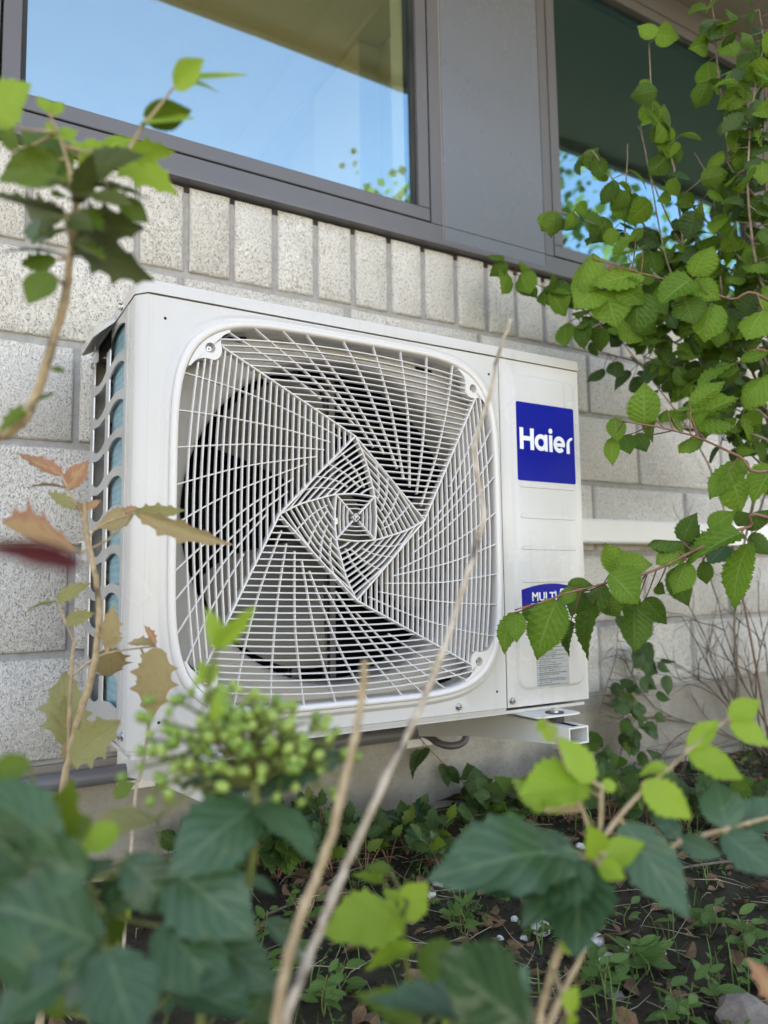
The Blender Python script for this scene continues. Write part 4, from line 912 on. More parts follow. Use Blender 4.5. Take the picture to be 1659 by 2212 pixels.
# ---- foreground evergreen at the bottom left with green berries
D = .42
base = drop(U(420, 2300, .5), 0, .02)
F = Plant('mahonia_shrub', base, 'dark blue-green spiny shrub with a cluster of green berries in the near left foreground', 'shrub', stem='greenstem', petiole=.0010)
F.stem([base, U(430, 2250, .50), U(470, 2100, .50), U(535, 1900, .50), U(552, 1735, .50), U(545, 1690, .50)], .0040, .0024, 5, 8, .0008)
F.stem([base, U(300, 2200, .50), U(240, 2060, .49), U(190, 1900, .48), U(120, 1820, .47)], .0022, .0012, 5, 7, .0006)
F.stem([U(470, 2100, .51), U(400, 1990, .52), U(340, 1900, .52), U(270, 1840, .51)], .0020, .0012, 5, 7, .0006)
for b_, t_, k, m, d1, d2, wd, rl_ in [
    ((558, 1735), (362, 1868), 'mahw', 'teal', .50, .45, 1.25, .0), ((560, 1735), (695, 1830), 'mahw', 'teal', .50, .46, 1.0, -.5), ((545, 1700), (375, 1690), 'mahw', 'teal', .52, .50, 1.0, .4), ((560, 1690), (720, 1606), 'mahw', 'teal', .52, .50, .8, .2), ((555, 1720), (690, 1650), 'mah', 'teal', .53, .53, .9, -.3),
    ((222, 2048), (-20, 1890), 'mahw', 'teal', .42, .38, 1.3, .1), ((115, 1832), (-30, 1650), 'mahw', 'teal', .42, .40, 1.2, .3), ((190, 1885), (-40, 1850), 'mahw', 'teal', .43, .40, 1.1, -.5), ((70, 2110), (-40, 1980), 'mahw', 'teal', .38, .36, 1.3, .3),
    ((228, 2050), (300, 2260), 'mahw', 'teal', .41, .38, 1.5, -.2), ((140, 2112), (-30, 2200), 'mahw', 'teal', .38, .36, 1.4, .1), ((268, 1856), (392, 1965), 'mahw', 'teal', .47, .46, 1.2, .2), ((362, 1868), (545, 2015), 'mahw', 'teal', .48, .45, 1.3, .3),
    ((345, 1998), (505, 2146), 'mahw', 'teal', .46, .43, 1.3, -.1), ((478, 2040), (598, 2140), 'mahw', 'teal', .48, .46, 1.1, .3), ((385, 2128), (545, 2200), 'mahw', 'teal', .44, .42, 1.2, -.3), ((215, 2060), (130, 2180), 'mahw', 'teal', .43, .41, 1.2, .2),
    ((200, 1768), (112, 1838), 'mahw', 'mah', .46, .45, 1.2, .2), ((258, 1785), (172, 1842), 'mahw', 'lime', .46, .45, 1.2, -.2), ((345, 1772), (178, 1755), 'mahw', 'olive', .60, .58, .9, .5), ((60, 1640), (-30, 1690), 'mahw', 'mah', .46, .44, 1.2, -.3), ((110, 1830), (150, 1700), 'mah', 'mah', .46, .44, .9, .7),
    ((250, 1860), (120, 1900), 'mahw', 'teal', .45, .43, 1.1, .6), ((300, 1880), (230, 1990), 'mahw', 'teal', .47, .46, 1.1, -.6), ((60, 1880), (-30, 1780), 'mahw', 'teal', .40, .38, 1.2, 0), ((470, 2060), (420, 1920), 'mahw', 'teal', .50, .50, 1.1, .2), ((245, 1720), (290, 1690), 'smooth', 'mah', .80, .80, 1.0, .2)]:
    F.px(b_, t_, k, m, d1, d2, wd, rl_)
for k in range(34):
    bx, by = random.uniform(-20, 600), random.uniform(1880, 2200); dd = random.uniform(.46, .62); an = random.uniform(0, 2 * PI); ln = random.uniform(70, 150)
    F.px((bx, by), (bx + math.cos(an) * ln, by + math.sin(an) * ln * .8), random.choice(('mahw', 'mah', 'smooth')), random.choice(('teal', 'teal', 'teal', 'mah', 'mah', 'lime')), dd, dd + jit(.03), random.uniform(.8, 1.2), jit(.9))
hub = U(545, 1700, .51)
berries = []
def raceme(tipx, tipy, d, n):
    e = U(tipx, tipy, d); P = spline([hub, hub.lerp(e, .5) + UP * .012, e], 5); F.mb.tube([p - base for p in P], [.0011] * len(P), 5)
    for i in range(n):
        t = .36 + .64 * (i + random.random()) / n; k = min(int(t * (len(P) - 1)), len(P) - 2); c = P[k].lerp(P[k+1], t * (len(P) - 1) - k)
        a = Vector((jit(1), jit(1), jit(1) + .25)).normalized(); q = c + a * random.uniform(.008, .024)
        F.mb.tube([c - base, q - base], [.0005, .0005], 4); berries.append((q, a))
for tx, ty, d, n in ((345, 1560, .50, 10), (390, 1520, .52, 11), (440, 1505, .50, 11), (470, 1560, .49, 11), (500, 1530, .53, 10), (540, 1510, .50, 11), (600, 1520, .52, 11), (660, 1560, .50, 11), (640, 1600, .49, 11), (700, 1650, .50, 11), (690, 1700, .51, 8), (420, 1600, .48, 11), (350, 1640, .49, 10), (330, 1710, .49, 9), (340, 1770, .48, 8), (520, 1590, .48, 11), (580, 1580, .48, 11), (600, 1650, .48, 10), (480, 1640, .48, 10), (400, 1680, .48, 9), (740, 1680, .50, 8), (720, 1610, .51, 9), (315, 1600, .50, 9), (300, 1660, .49, 8), (560, 1540, .49, 10)): raceme(tx, ty, d, n)
bms = []
for i in range(4):
    b = MB(); b.ball((0, 0, 0), .0026 + .0004 * i, 10, 7, (1, 1, 1.25)); me = mesh('berry', b.v, b.f, True, 180); me.materials.append(M['berry']); bms.append(me)
for q, a in berries:
    o = bpy.data.objects.new('berry', random.choice(bms)); COL.objects.link(o); o.parent = F.root; o.location = q - base; o.rotation_euler = a.to_track_quat('Z', 'Y').to_euler()
F.stem([U(465, 1600, .48), U(455, 1520, .47), U(450, 1470, .46), U(468, 1400, .46)], .0016, .0012)
F.px((466, 1404), (455, 1310), 'mahw', 'lime', .46, .46, .8, .4); F.px((470, 1400), (548, 1315), 'mah', 'lime', .46, .45, .6, .8); F.px((470, 1404), (500, 1330), 'mah', 'lime', .46, .47, .9, -.4); F.px((452, 1475), (432, 1425), 'mah', 'lime', .46, .46, 1.3, 0); F.px((448, 1480), (470, 1430), 'mah', 'lime', .46, .46, 1.0, .5); F.px((460, 1560), (478, 1490), 'mah', 'lime', .46, .46, .7, .3)
F.done()

# ---- bare stalks crossing the picture
b = MB(); q = U(596, 2225, .44)
pp = legs(drop(q, -.02, .0), q) + [q, U(625, 2060, .45), U(660, 1950, .46), U(700, 1850, .47), U(737, 1725, .48), U(765, 1600, .49), U(782, 1500, .50), U(788, 1428, .50)]
P = spline(pp, 6); n = len(P); P = [p + Vector((jit(.0007), jit(.0007), 0)) for p in P]; b.tube(P, [(.0037 - .0015 * i / n) * (1 + .16 * (i % 6 == 0) + jit(.06)) for i in range(n)], 9); o = b.build('bare_stalk', M['bark2'], angle=180); tag(o, 'shorter blurred tan stalk ending in front of the grille', 'stalk')
b = MB(); q = U(612, 2225, .46)
pp = legs(drop(q, -.03, -.01), q) + [q, U(662, 2080, .48), U(722, 1930, .50), U(765, 1830, .52), U(830, 1685, .54), U(890, 1565, .57), U(950, 1425, .60), U(1003, 1260, .64), U(1033, 1160, .67), U(1044, 1105, .68), U(1030, 1015, .70), U(1027, 950, .71), U(1055, 860, .72), U(1076, 770, .73), U(1103, 690, .74)]
P = spline(pp, 5); n = len(P); P = [p + Vector((jit(.0008), jit(.0008), 0)) for p in P]; b.tube(P, [(.0037 - .0023 * i / n) * (1 + .20 * (i % 5 == 0) + jit(.07)) for i in range(n)], 9)
for k in (20, 32, 44, 55, 62, 68): b.tube([P[k], P[k] + Vector((jit(.004), jit(.004), .007))], [.0020, .0009], 6)
o = b.build('bare_stalk', M['bark'], angle=180); tag(o, 'long crooked pale bare stalk rising across the grille to the lid', 'stalk')

# ---- foreground shrub at the bottom right
base = drop(U(1172, 2225, .55), .0, .03)
E2 = Plant('mahonia_shrub', base, 'spiny shrub with dark leaves and bright lime young shoots in the near right foreground', 'shrub', stem='bark2', petiole=.0016)
E2.stem(legs(base, U(1165, 2212, .55)) + [U(1165, 2212, .55), U(1195, 2090, .55), U(1232, 1985, .55), U(1262, 1900, .55), U(1288, 1830, .55)], .0036, .0024, 5, 8, .0006)
E2.stem(legs(base, U(1185, 2215, .55)) + [U(1185, 2215, .55), U(1262, 2050, .57), U(1286, 1960, .57), U(1292, 1850, .56), U(1302, 1700, .56)], .0034, .0014, 5, 8, .0006)
E2.stem([U(1290, 1835, .55), U(1262, 1760, .56), U(1236, 1690, .56), U(1205, 1610, .57), U(1175, 1550, .57)], .0016, .0009)
E2.stem([U(1295, 1820, .55), U(1345, 1755, .56), U(1392, 1705, .57), U(1450, 1655, .58), U(1500, 1610, .59), U(1570, 1555, .60)], .0018, .0010)
E2.stem([U(1292, 1840, .55), U(1400, 1850, .56), U(1480, 1815, .57), U(1570, 1790, .58), U(1680, 1760, .60)], .0018, .0012)
for b_, t_, k, m, d1, d2, wd, rl_ in [
    ((1245, 1838), (952, 1838), 'mahw', 'teal', .55, .48, .85, .1), ((1250, 1855), (1048, 1925), 'mahw', 'teal', .55, .50, 1.1, -.1), ((1250, 1862), (1246, 2066), 'mahw', 'teal', .55, .49, 1.35, .1), ((1255, 1850), (1150, 1960), 'mahw', 'teal', .54, .49, 1.1, -.2),
    ((1345, 1775), (1488, 1985), 'mahw', 'teal', .56, .52, .95, .2), ((1468, 1812), (1412, 1745), 'mahw', 'teal', .57, .58, 1.3, .2), ((1572, 1792), (1545, 1676), 'mahw', 'teal', .58, .60, 1.5, 0), ((1465, 1815), (1560, 1850), 'mahw', 'teal', .57, .55, 1.0, .3), ((1560, 1798), (1680, 1890), 'mahw', 'teal', .58, .55, 1.3, 0), ((1600, 1790), (1690, 1720), 'mahw', 'teal', .6, .6, 1.2, .2),
    ((1268, 1692), (1126, 1700), 'mahw', 'lime', .56, .54, 1.35, .1), ((1282, 1690), (1204, 1588), 'mahw', 'lime', .56, .57, 1.3, .3), ((1175, 1752), (1103, 1682), 'mahw', 'lime', .57, .57, 1.1, .4), ((1178, 1754), (1232, 1700), 'mahw', 'lime', .57, .57, 1.2, -.2), ((1300, 1700), (1335, 1692), 'smooth', 'lime', .56, .56, 1.3, .2), ((1262, 1700), (1240, 1640), 'mahw', 'lime', .58, .58, 1.2, 0),
    ((1388, 1690), (1494, 1768), 'mahw', 'lime', .57, .55, 1.15, .3), ((1448, 1662), (1378, 1656), 'mahw', 'lime', .58, .58, 1.2, .3), ((1482, 1620), (1620, 1678), 'mahw', 'lime', .59, .58, .9, .2), ((1484, 1616), (1552, 1556), 'mahw', 'lime', .59, .60, .8, .3), ((1575, 1552), (1642, 1512), 'mahw', 'lime', .60, .60, 1.2, .1), ((1578, 1556), (1668, 1606), 'mahw', 'lime', .60, .58, 1.1, .2),
    ((1294, 1858), (1276, 1786), 'smooth', 'lime', .55, .54, 1.0, .2), ((1300, 1864), (1384, 1812), 'smooth', 'lime', .55, .54, 1.0, .1), ((1296, 1866), (1352, 1900), 'mahw', 'lime', .54, .52, 1.2, .4), ((1300, 1890), (1345, 1862), 'smooth', 'lime', .56, .56, 1.4, .2), ((1180, 1560), (1192, 1606), 'mah', 'lime', .57, .57, 1.6, 0), ((1176, 1552), (1158, 1580), 'mah', 'lime', .57, .57, 1.2, 0),
    ((1215, 2030), (1232, 2060), 'smooth', 'lime', .55, .54, 1.2, 0), ((1225, 2185), (1245, 2130), 'mahw', 'lime', .5, .5, 1.2, 0), ((1228, 2190), (1245, 2230), 'mahw', 'lime', .5, .5, 1.2, 0), ((1690, 2190), (1638, 2075), 'mah', 'pink', .6, .6, .8, .3)]:
    E2.px(b_, t_, k, m, d1, d2, wd, rl_)
E2.done()
# ---- low foreground plant between the stalks
base = drop(U(880, 2260, .52), 0, .03)
L1 = Plant('mahonia_shrub', base, 'low young shrub with lime green leaves low in the middle foreground', 'shrub', stem='greenstem', petiole=.0014)
L1.stem([base, U(905, 2230, .55), U(880, 2100, .56), U(872, 1985, .56), U(880, 1950, .56)], .0022, .0012); L1.stem([base, U(1000, 2235, .46), U(1130, 2200, .46)], .003, .0018)
for b_, t_, k, m, d1, d2, wd, rl_ in [((868, 1978), (710, 1988), 'mahw', 'lime', .56, .52, 1.2, .1), ((870, 1982), (922, 1906), 'mahw', 'lime', .56, .56, 1.5, -.1), ((875, 1970), (830, 1915), 'mahw', 'lime', .57, .58, 1.2, .3), ((905, 2055), (1004, 2100), 'mahw', 'mah', .54, .52, 1.5, .1), ((900, 2050), (780, 2080), 'mahw', 'lime', .54, .54, .9, .4), ((830, 1905), (755, 1888), 'mah', 'lime', .60, .60, 1.0, .4), ((845, 1880), (790, 1870), 'mah', 'mah', .6, .6, 1.2, 0),
    ((1145, 2222), (935, 2062), 'mahw', 'teal', .44, .40, 1.0, -.4), ((1120, 2235), (790, 2170), 'mahw', 'teal', .44, .42, .7, .6), ((1090, 2190), (1130, 2090), 'mahw', 'teal', .46, .46, 1.1, .2), ((900, 2230), (780, 2130), 'mahw', 'mah', .45, .45, .9, .4)]:
    L1.px(b_, t_, k, m, d1, d2, wd, rl_)
for k in range(12):
    bx, by = random.uniform(760, 1150), random.uniform(2090, 2215); dd = random.uniform(.48, .60); an = random.uniform(0, 2 * PI); ln = random.uniform(60, 120)
    L1.px((bx, by), (bx + math.cos(an) * ln, by + math.sin(an) * ln * .8), random.choice(('mahw', 'mah')), random.choice(('teal', 'mah', 'lime')), dd, dd + jit(.03), random.uniform(.8, 1.1), jit(.9))
L1.done()

# ---- hazel in front of the unit's right end
hbase = Vector((1.72, -.30, ground_z(1.72, -.30) - .01))
H = Plant('hazel_bush', hbase, 'hazel boughs with broad toothed leaves reaching in front of the right end of the unit', 'bush', stem='redstem', petiole=.0011)
def hz(pts, d0, d1, r0=.0032, r1=.0012, conv=Z5, lead=None):
    P = [U(*conv(*p), d0 + (d1 - d0) * i / (len(pts) - 1)) for i, p in enumerate(pts)]
    if lead: P = [Vector(q) for q in lead] + P
    return H.stem(P, r0, r1, 5, 7, .0005)
trunk_top = Vector((1.70, -.24, .95))
H.stem([hbase, Vector((1.72, -.29, .3)), Vector((1.74, -.26, .7)), trunk_top, Vector((1.66, -.12, 1.35))], .011, .006, 5, 8, .001)
hz([(1680, 1035), (1560, 1075), (1420, 1120), (1250, 1210), (1000, 1330), (760, 1390), (560, 1440), (420, 1490), (275, 1532)], 1.38, 1.20, lead=[(1.74, -.27, .55)])
hz([(1690, 765), (1500, 690), (1280, 590), (1050, 530), (870, 503)], 1.42, 1.36, lead=[trunk_top])
hz([(1680, 1310), (1500, 1292), (1330, 1235), (1210, 1205), (1110, 1180), (905, 1118)], 1.50, 1.45, .003, .0012, Z2, lead=[trunk_top])
hz([(1690, 125), (1500, 180), (1300, 250)], 1.5, 1.5, .003, .0015, lead=[trunk_top])
HL = [  # base, tip, width, roll, material, extra depth: zoomed coordinates of the bough close-up
    ((270, 1545), (158, 1748), .75, .4, 'hazel', 0), ((278, 1545), (282, 1712), .95, .1, 'hazel', -.01), ((325, 1505), (352, 1600), 1.0, .5, 'hazeld', .02), ((505, 1478), (355, 1795), 1.0, .1, 'hazel', -.03), ((578, 1592), (538, 1782), .9, .6, 'hazeld', .02), ((570, 1400), (525, 1505), 1.2, .4, 'hazel', 0), ((560, 1405), (700, 1400), .9, .9, 'hazeld', .02), ((705, 1500), (640, 1806), .75, .5, 'hazeld', .02),
    ((760, 1385), (585, 1565), .9, .4, 'hazeld', .03), ((790, 1330), (970, 1490), 1.35, -.1, 'hazel', -.05), ((860, 1335), (780, 1178), 1.0, -.4, 'hazel', .02), ((820, 1275), (1040, 1290), .9, .7, 'hazel', -.01), ((930, 1505), (925, 1768), .95, .3, 'hazeld', .02), ((985, 1470), (1105, 1620), 1.0, .5, 'hazeld', .03), ((1215, 1270), (1138, 1440), 1.0, .2, 'hazel', -.03),
    ((1195, 1160), (1232, 995), 1.2, -.3, 'hazeld', .02), ((1190, 1155), (1006, 1135), .95, .5, 'hazeld', 0), ((1200, 1250), (1050, 1200), .8, -.6, 'hazel', 0), ((1510, 1110), (1188, 1235), .85, .2, 'hazel', -.05), ((1560, 1165), (1372, 1480), .7, .5, 'hazel', -.03), ((1130, 1310), (1225, 1515), .9, .5, 'hazeld', .05), ((1160, 1205), (1045, 1275), 1.0, .1, 'hazel', -.02), ((1300, 1265), (1290, 1378), 1.1, .5, 'hazeld', .03), ((1200, 1230), (1290, 1055), .5, .4, 'hazeld', .03),
    ((1340, 1110), (1200, 1180), 1.0, .4, 'hazeld', .03), ((1340, 1090), (1480, 990), 1.2, .2, 'hazel', .0), ((1480, 1060), (1560, 1000), 1.3, .2, 'hazeld', .02), ((1540, 1090), (1680, 980), .8, .6, 'hazeld', .02), ((1560, 1120), (1690, 1230), 1.0, .2, 'hazeld', .03), ((1430, 1180), (1330, 1280), 1.2, .2, 'teal', .05), ((740, 1440), (830, 1600), 1.0, .6, 'hazeld', .05), ((1050, 1400), (1090, 1440), 1.5, .6, 'hazeld', .04), ((640, 1430), (560, 1540), 1.1, .2, 'hazeld', .04), ((900, 1420), (870, 1600), .9, .4, 'hazeld', .06),
    ((822, 478), (835, 606), 1.05, .0, 'hazel', -.02), ((800, 590), (808, 742), .75, .3, 'hazel', -.01), ((985, 515), (975, 283), 1.1, -.1, 'hazel', .0), ((1020, 450), (1005, 605), .85, .5, 'hazeld', .02), ((872, 575), (905, 680), 1.2, .2, 'hazeld', .05), ((940, 565), (995, 660), 1.2, .1, 'hazeld', .08), ((1270, 560), (1225, 672), .8, .5, 'hazeld', 0), ((1260, 575), (1168, 668), .9, .3, 'hazel', 0), ((1230, 420), (1432, 278), .65, .8, 'hazel', -.02), ((1225, 420), (1135, 405), 1.0, .9, 'hazel', 0), ((1235, 505), (1480, 330), 1.1, -.5, 'hazel', .03), ((1240, 500), (1510, 430), 1.0, -.2, 'hazel', .02), ((1240, 510), (1320, 430), 1.2, 0, 'hazel', .0),
    ((1105, 438), (1068, 492), 1.0, .2, 'hazel', 0), ((1128, 470), (1195, 565), .45, .3, 'hazel', 0), ((1480, 715), (1335, 925), .75, .3, 'hazel', -.02), ((1440, 770), (1565, 1015), 1.0, -.1, 'hazel', -.04), ((1500, 700), (1515, 800), 1.0, .3, 'hazel', 0), ((1690, 745), (1565, 930), 1.1, .1, 'hazel', -.04), ((1500, 180), (1220, 218), .6, .8, 'hazel', .0), ((1690, 230), (1500, 330), 1.0, .2, 'hazel', -.02), ((1510, 160), (1680, 120), .6, .7, 'hazel', .0), ((1360, 225), (1510, 215), 1.0, .4, 'hazeld', .02)]
for b_, t_, wd, rl_, m, dd in HL:
    d = 1.27 + dd + .10 * (b_[0] - 300) / 1300 + (.10 if b_[1] < 800 else 0)
    H.px(Z5(*b_), Z5(*t_), 'hazel', m, d, d - .02, wd * .84, rl_)
for b_, t_, wd, rl_, m in [((1335, 1195), (1392, 1038), 1.2, -.2, 'hazel'), ((1112, 1180), (898, 1228), .75, .1, 'hazel'), ((905, 1092), (796, 1255), .75, .3, 'hazel'), ((1090, 1020), (985, 1110), .8, .6, 'hazel'), ((1120, 1070), (1010, 1100), .6, .8, 'hazel'), ((1330, 1205), (1190, 1290), .9, -.2, 'hazel'), ((1350, 1190), (1380, 1250), .6, .3, 'hazel'), ((1330, 1220), (1460, 1280), .9, .2, 'hazel'), ((1000, 1240), (1130, 1300), 1.0, .2, 'hazel'), ((930, 1240), (820, 1330), 1.0, -.1, 'hazel'), ((960, 1250), (1000, 1400), 1.2, .2, 'hazel'), ((1110, 1260), (1060, 1390), 1.1, .3, 'hazeld'), ((1300, 1290), (1340, 1400), 1.2, .1, 'hazeld'), ((1420, 1310), (1360, 1430), 1.0, .2, 'hazel'), ((1640, 1340), (1560, 1440), 1.0, .1, 'hazel')]:
    H.px(Z2(*b_), Z2(*t_), 'hazel', m, 1.46, 1.43, wd, rl_)
H.done()

# ---- hazel thicket against the wall and window at the upper right
tbase = Vector((2.05, .22, ground_z(2.05, .22) - .01))
T = Plant('hazel_bush', tbase, 'dense hazel thicket growing up in front of the right window', 'bush', stem='greystem', petiole=.0010)
def thicket(path, d0, d1, n, size=52, lead=None, r0=.0045, r1=.0014, skip=0.0, mats=('hazel', 'hazeld', 'hazeld'), spread=26, plant=None):
    pl = plant or T
    P = [U(*p, d0 + (d1 - d0) * i / (len(path) - 1)) for i, p in enumerate(path)]
    Q = pl.stem(([Vector(q) for q in lead] if lead else []) + P, r0, r1, 5, 6, .0008)
    start = len(Q) - 1 - 5 * (len(path) - 1); L = len(Q) - 1 - start
    for i in range(n):
        t = skip + (1 - skip) * (i + random.random() * .8) / n; k = min(start + int(t * L), len(Q) - 2); c = Q[k].lerp(Q[k+1], random.random())
        d = (c - CAM).dot(FWD); unit = d / FPX
        ang = random.uniform(0, 2 * PI); off = RIGHT * math.cos(ang) * spread * unit * random.uniform(.2, 1) + DOWN * math.sin(ang) * spread * unit * random.uniform(.2, 1) + FWD * random.uniform(-.06, .04)
        bp = c + off; sz = size * unit * random.uniform(.65, 1.25)
        dr = (RIGHT * random.uniform(-1, 1) + DOWN * random.uniform(-.25, 1.15) - FWD * random.uniform(-.3, .7)).normalized()
        tp = bp + dr * sz
        lim = WY - .012 if tp.z < GZ + 1.11 else FY - .02
        if max(bp.y, tp.y) > lim: s_ = max(bp.y, tp.y) - lim; bp = bp - Vector((0, s_, 0)); tp = tp - Vector((0, s_, 0))
        fc = (CAM - bp).normalized() * .6 + UP * random.uniform(.2, 1.0) + RIGHT * random.uniform(-.7, .7)
        pl.leaf(bp, tp, 'hazel', random.choice(mats), random.uniform(.85, 1.15), random.uniform(-.5, .5), fc)
g0 = [tbase, tbase + Vector((-.02, 0, .45))]
TT = [([(1600, 820), (1530, 650), (1482, 560), (1470, 470), (1455, 360), (1430, 290), (1410, 240), (1402, 95)], 1.80, 1.72, 15, .62),
      ([(1690, 700), (1600, 480), (1570, 300), (1550, 140), (1545, 60), (1532, -10)], 1.75, 1.65, 20, .30),
      ([(1700, 760), (1640, 600), (1615, 400), (1630, 200), (1665, 40)], 1.65, 1.55, 24, .1),
      ([(1640, 840), (1500, 640), (1400, 500), (1335, 405), (1280, 325)], 1.82, 1.80, 18, .3),
      ([(1690, 720), (1560, 610), (1420, 545), (1300, 490), (1200, 452)], 1.82, 1.82, 24, .2),
      ([(1660, 900), (1520, 780), (1420, 720), (1330, 690), (1255, 720)], 1.85, 1.85, 20, .1),
      ([(1690, 960), (1560, 860), (1470, 800), (1390, 770)], 1.80, 1.78, 14, .2),
      ([(1690, 660), (1600, 560), (1500, 450), (1440, 400)], 1.70, 1.70, 18, .1),
      ([(1690, 560), (1640, 440), (1590, 380), (1560, 330)], 1.66, 1.66, 12, .1),
      ([(1650, 800), (1560, 720), (1480, 650), (1390, 600), (1330, 590)], 1.75, 1.78, 22, .1),
      ([(1690, 1010), (1600, 930), (1530, 900), (1470, 890)], 1.78, 1.78, 9, .2),
      ([(1690, 330), (1640, 280), (1600, 200), (1590, 160)], 1.6, 1.6, 12, .1),
      ([(1550, 680), (1440, 640), (1330, 650), (1240, 690)], 1.9, 1.95, 14, .1)]
for path, d0, d1, n, skip in TT: thicket(path, d0, d1, int(n * 1.3), lead=g0, skip=skip, spread=30, mats=('hazel', 'hazel', 'hazeld', 'hazeld', 'ivy'))
for path, d0 in (([(1500, 700), (1440, 560), (1395, 330), (1378, 272)], 1.78), ([(1480, 700), (1360, 560), (1355, 340), (1358, 312)], 1.8), ([(1560, 640), (1540, 420), (1500, 330)], 1.76), ([(1560, 700), (1420, 420), (1385, 275)], 1.8), ([(1640, 700), (1620, 420), (1570, 330)], 1.72)):
    T.stem([U(*p, d0) for p in path], .0028, .0010, 5, 6, .0006)
T.done()
tb2 = Vector((2.00, .02, ground_z(2.00, .02) - .01))
T2 = Plant('hazel_bush', tb2, 'leafy hazel shoots crowding the right edge of the picture', 'bush', stem='greystem', petiole=.0010)
g2 = [tb2, tb2 + Vector((0, .02, .5))]
for path, d0, d1, n, skip in [([(1720, 900), (1660, 700), (1640, 520), (1600, 420), (1575, 380)], 1.60, 1.62, 22, .15), ([(1720, 700), (1670, 520), (1650, 330), (1655, 150), (1640, 20)], 1.52, 1.50, 22, .1), ([(1730, 860), (1640, 760), (1560, 700), (1490, 690), (1440, 680)], 1.66, 1.70, 20, .15), ([(1730, 980), (1650, 880), (1580, 830), (1500, 810), (1440, 820)], 1.68, 1.70, 18, .15), ([(1700, 620), (1600, 590), (1520, 560), (1460, 520)], 1.64, 1.68, 18, .1), ([(1720, 1080), (1650, 1010), (1600, 960), (1560, 950)], 1.70, 1.70, 10, .15)]:
    thicket(path, d0 + .12, d1 + .12, int(n * 2.4), 46, lead=g2, skip=skip, plant=T2, spread=55, mats=('hazel', 'hazeld', 'hazeld', 'ivy', 'ivy'))
T2.done()
sb = Vector((2.10, .40, ground_z(2.10, .40) - .01))
K = Plant('hazel_sucker', sb, 'small leafy sucker climbing the block wall just below the right window', 'plant', stem='redstem', petiole=.0009)
K.stem([sb, Vector((2.02, .41, .5)), Vector((1.9, .425, .95)), on_plane(1330, 720, 1, .42)], .004, .002)
thicket([(1330, 720), (1230, 650), (1160, 615), (1085, 575)], 2.0, 1.93, 16, 58, None, .002, .001, .35, ('hazel', 'hazeld'), 22, K)
K.done()

wb = Vector((1.98, .41, ground_z(1.98, .41) - .01))
W2 = Plant('climbing_vine', wb, 'dark leafy climber flat on the wall below the right window', 'vine', stem='greystem', petiole=.0009)
for path, n in (([(1660, 900), (1560, 800), (1460, 740), (1360, 700), (1270, 690)], 34), ([(1680, 840), (1580, 720), (1480, 660), (1380, 640)], 34), ([(1680, 960), (1580, 880), (1480, 820), (1400, 790), (1300, 760)], 30), ([(1690, 760), (1620, 660), (1540, 600)], 24)):
    thicket(path, 2.05, 1.98, n, 46, [wb, wb + Vector((0, .0, .5))], .003, .0012, .08, ('ivy', 'ivy', 'hazeld'), 42, W2)
W2.done()
# ---- climbing plants low on the right
vb = Vector((1.36, .40, ground_z(1.36, .40) - .01))
V_ = Plant('climbing_vine', vb, 'dark green climbing plant on the wall below the right end of the unit', 'vine', stem='greystem', petiole=.0009)
for path, n in (([(1300, 1720), (1290, 1600), (1305, 1500), (1330, 1420), (1335, 1340)], 34), ([(1330, 1720), (1340, 1640), (1350, 1520), (1370, 1430)], 34), ([(1290, 1740), (1240, 1690), (1200, 1620)], 22), ([(1340, 1740), (1400, 1690), (1480, 1640), (1560, 1650)], 18), ([(1320, 1750), (1420, 1740), (1560, 1720), (1660, 1680)], 20)):
    P = [on_plane(*p, 1, .42) for p in path]; Q = V_.stem([vb] + P, .0026, .0010, 5, 6, .0006)
    for i in range(n):
        c = random.choice(Q[4:]); bp = c + Vector((jit(.04), -random.uniform(0, .10), jit(.04))); dr = Vector((jit(1), -random.uniform(.1, .6), random.uniform(-1.1, .25))).normalized()
        V_.leaf(bp, bp + dr * random.uniform(.035, .062), 'hazel', random.choice(('ivy', 'hazeld', 'ivy')), random.uniform(.9, 1.15), jit(.5), Vector((-.4, -.8, random.uniform(.2, .8))))
V_.done()
cb = on_plane(860, 1790, 1, .40); cb.z = ground_z(cb.x, .40) - .01
C2 = Plant('climbing_vine', on_plane(900, 1720, 1, .40) * 1.0, 'thin trailing shoot on the concrete plinth under the unit', 'vine', stem='redstem', petiole=.0008)
C2.stem([on_plane(x, y, 1, .425) for x, y in ((1040, 1730), (1010, 1700), (970, 1660), (925, 1615), (905, 1590), (895, 1570))], .0018, .0008)
for b_, t_ in (((925, 1615), (893, 1650)), ((912, 1620), (885, 1680)), ((965, 1655), (960, 1700)), ((968, 1655), (995, 1700)), ((950, 1650), (975, 1690)), ((1000, 1700), (1040, 1740))):
    C2.leaf(on_plane(*b_, 1, .415), on_plane(*t_, 1, .40), 'hazel', 'ivy', .6, .4)
C2.done()
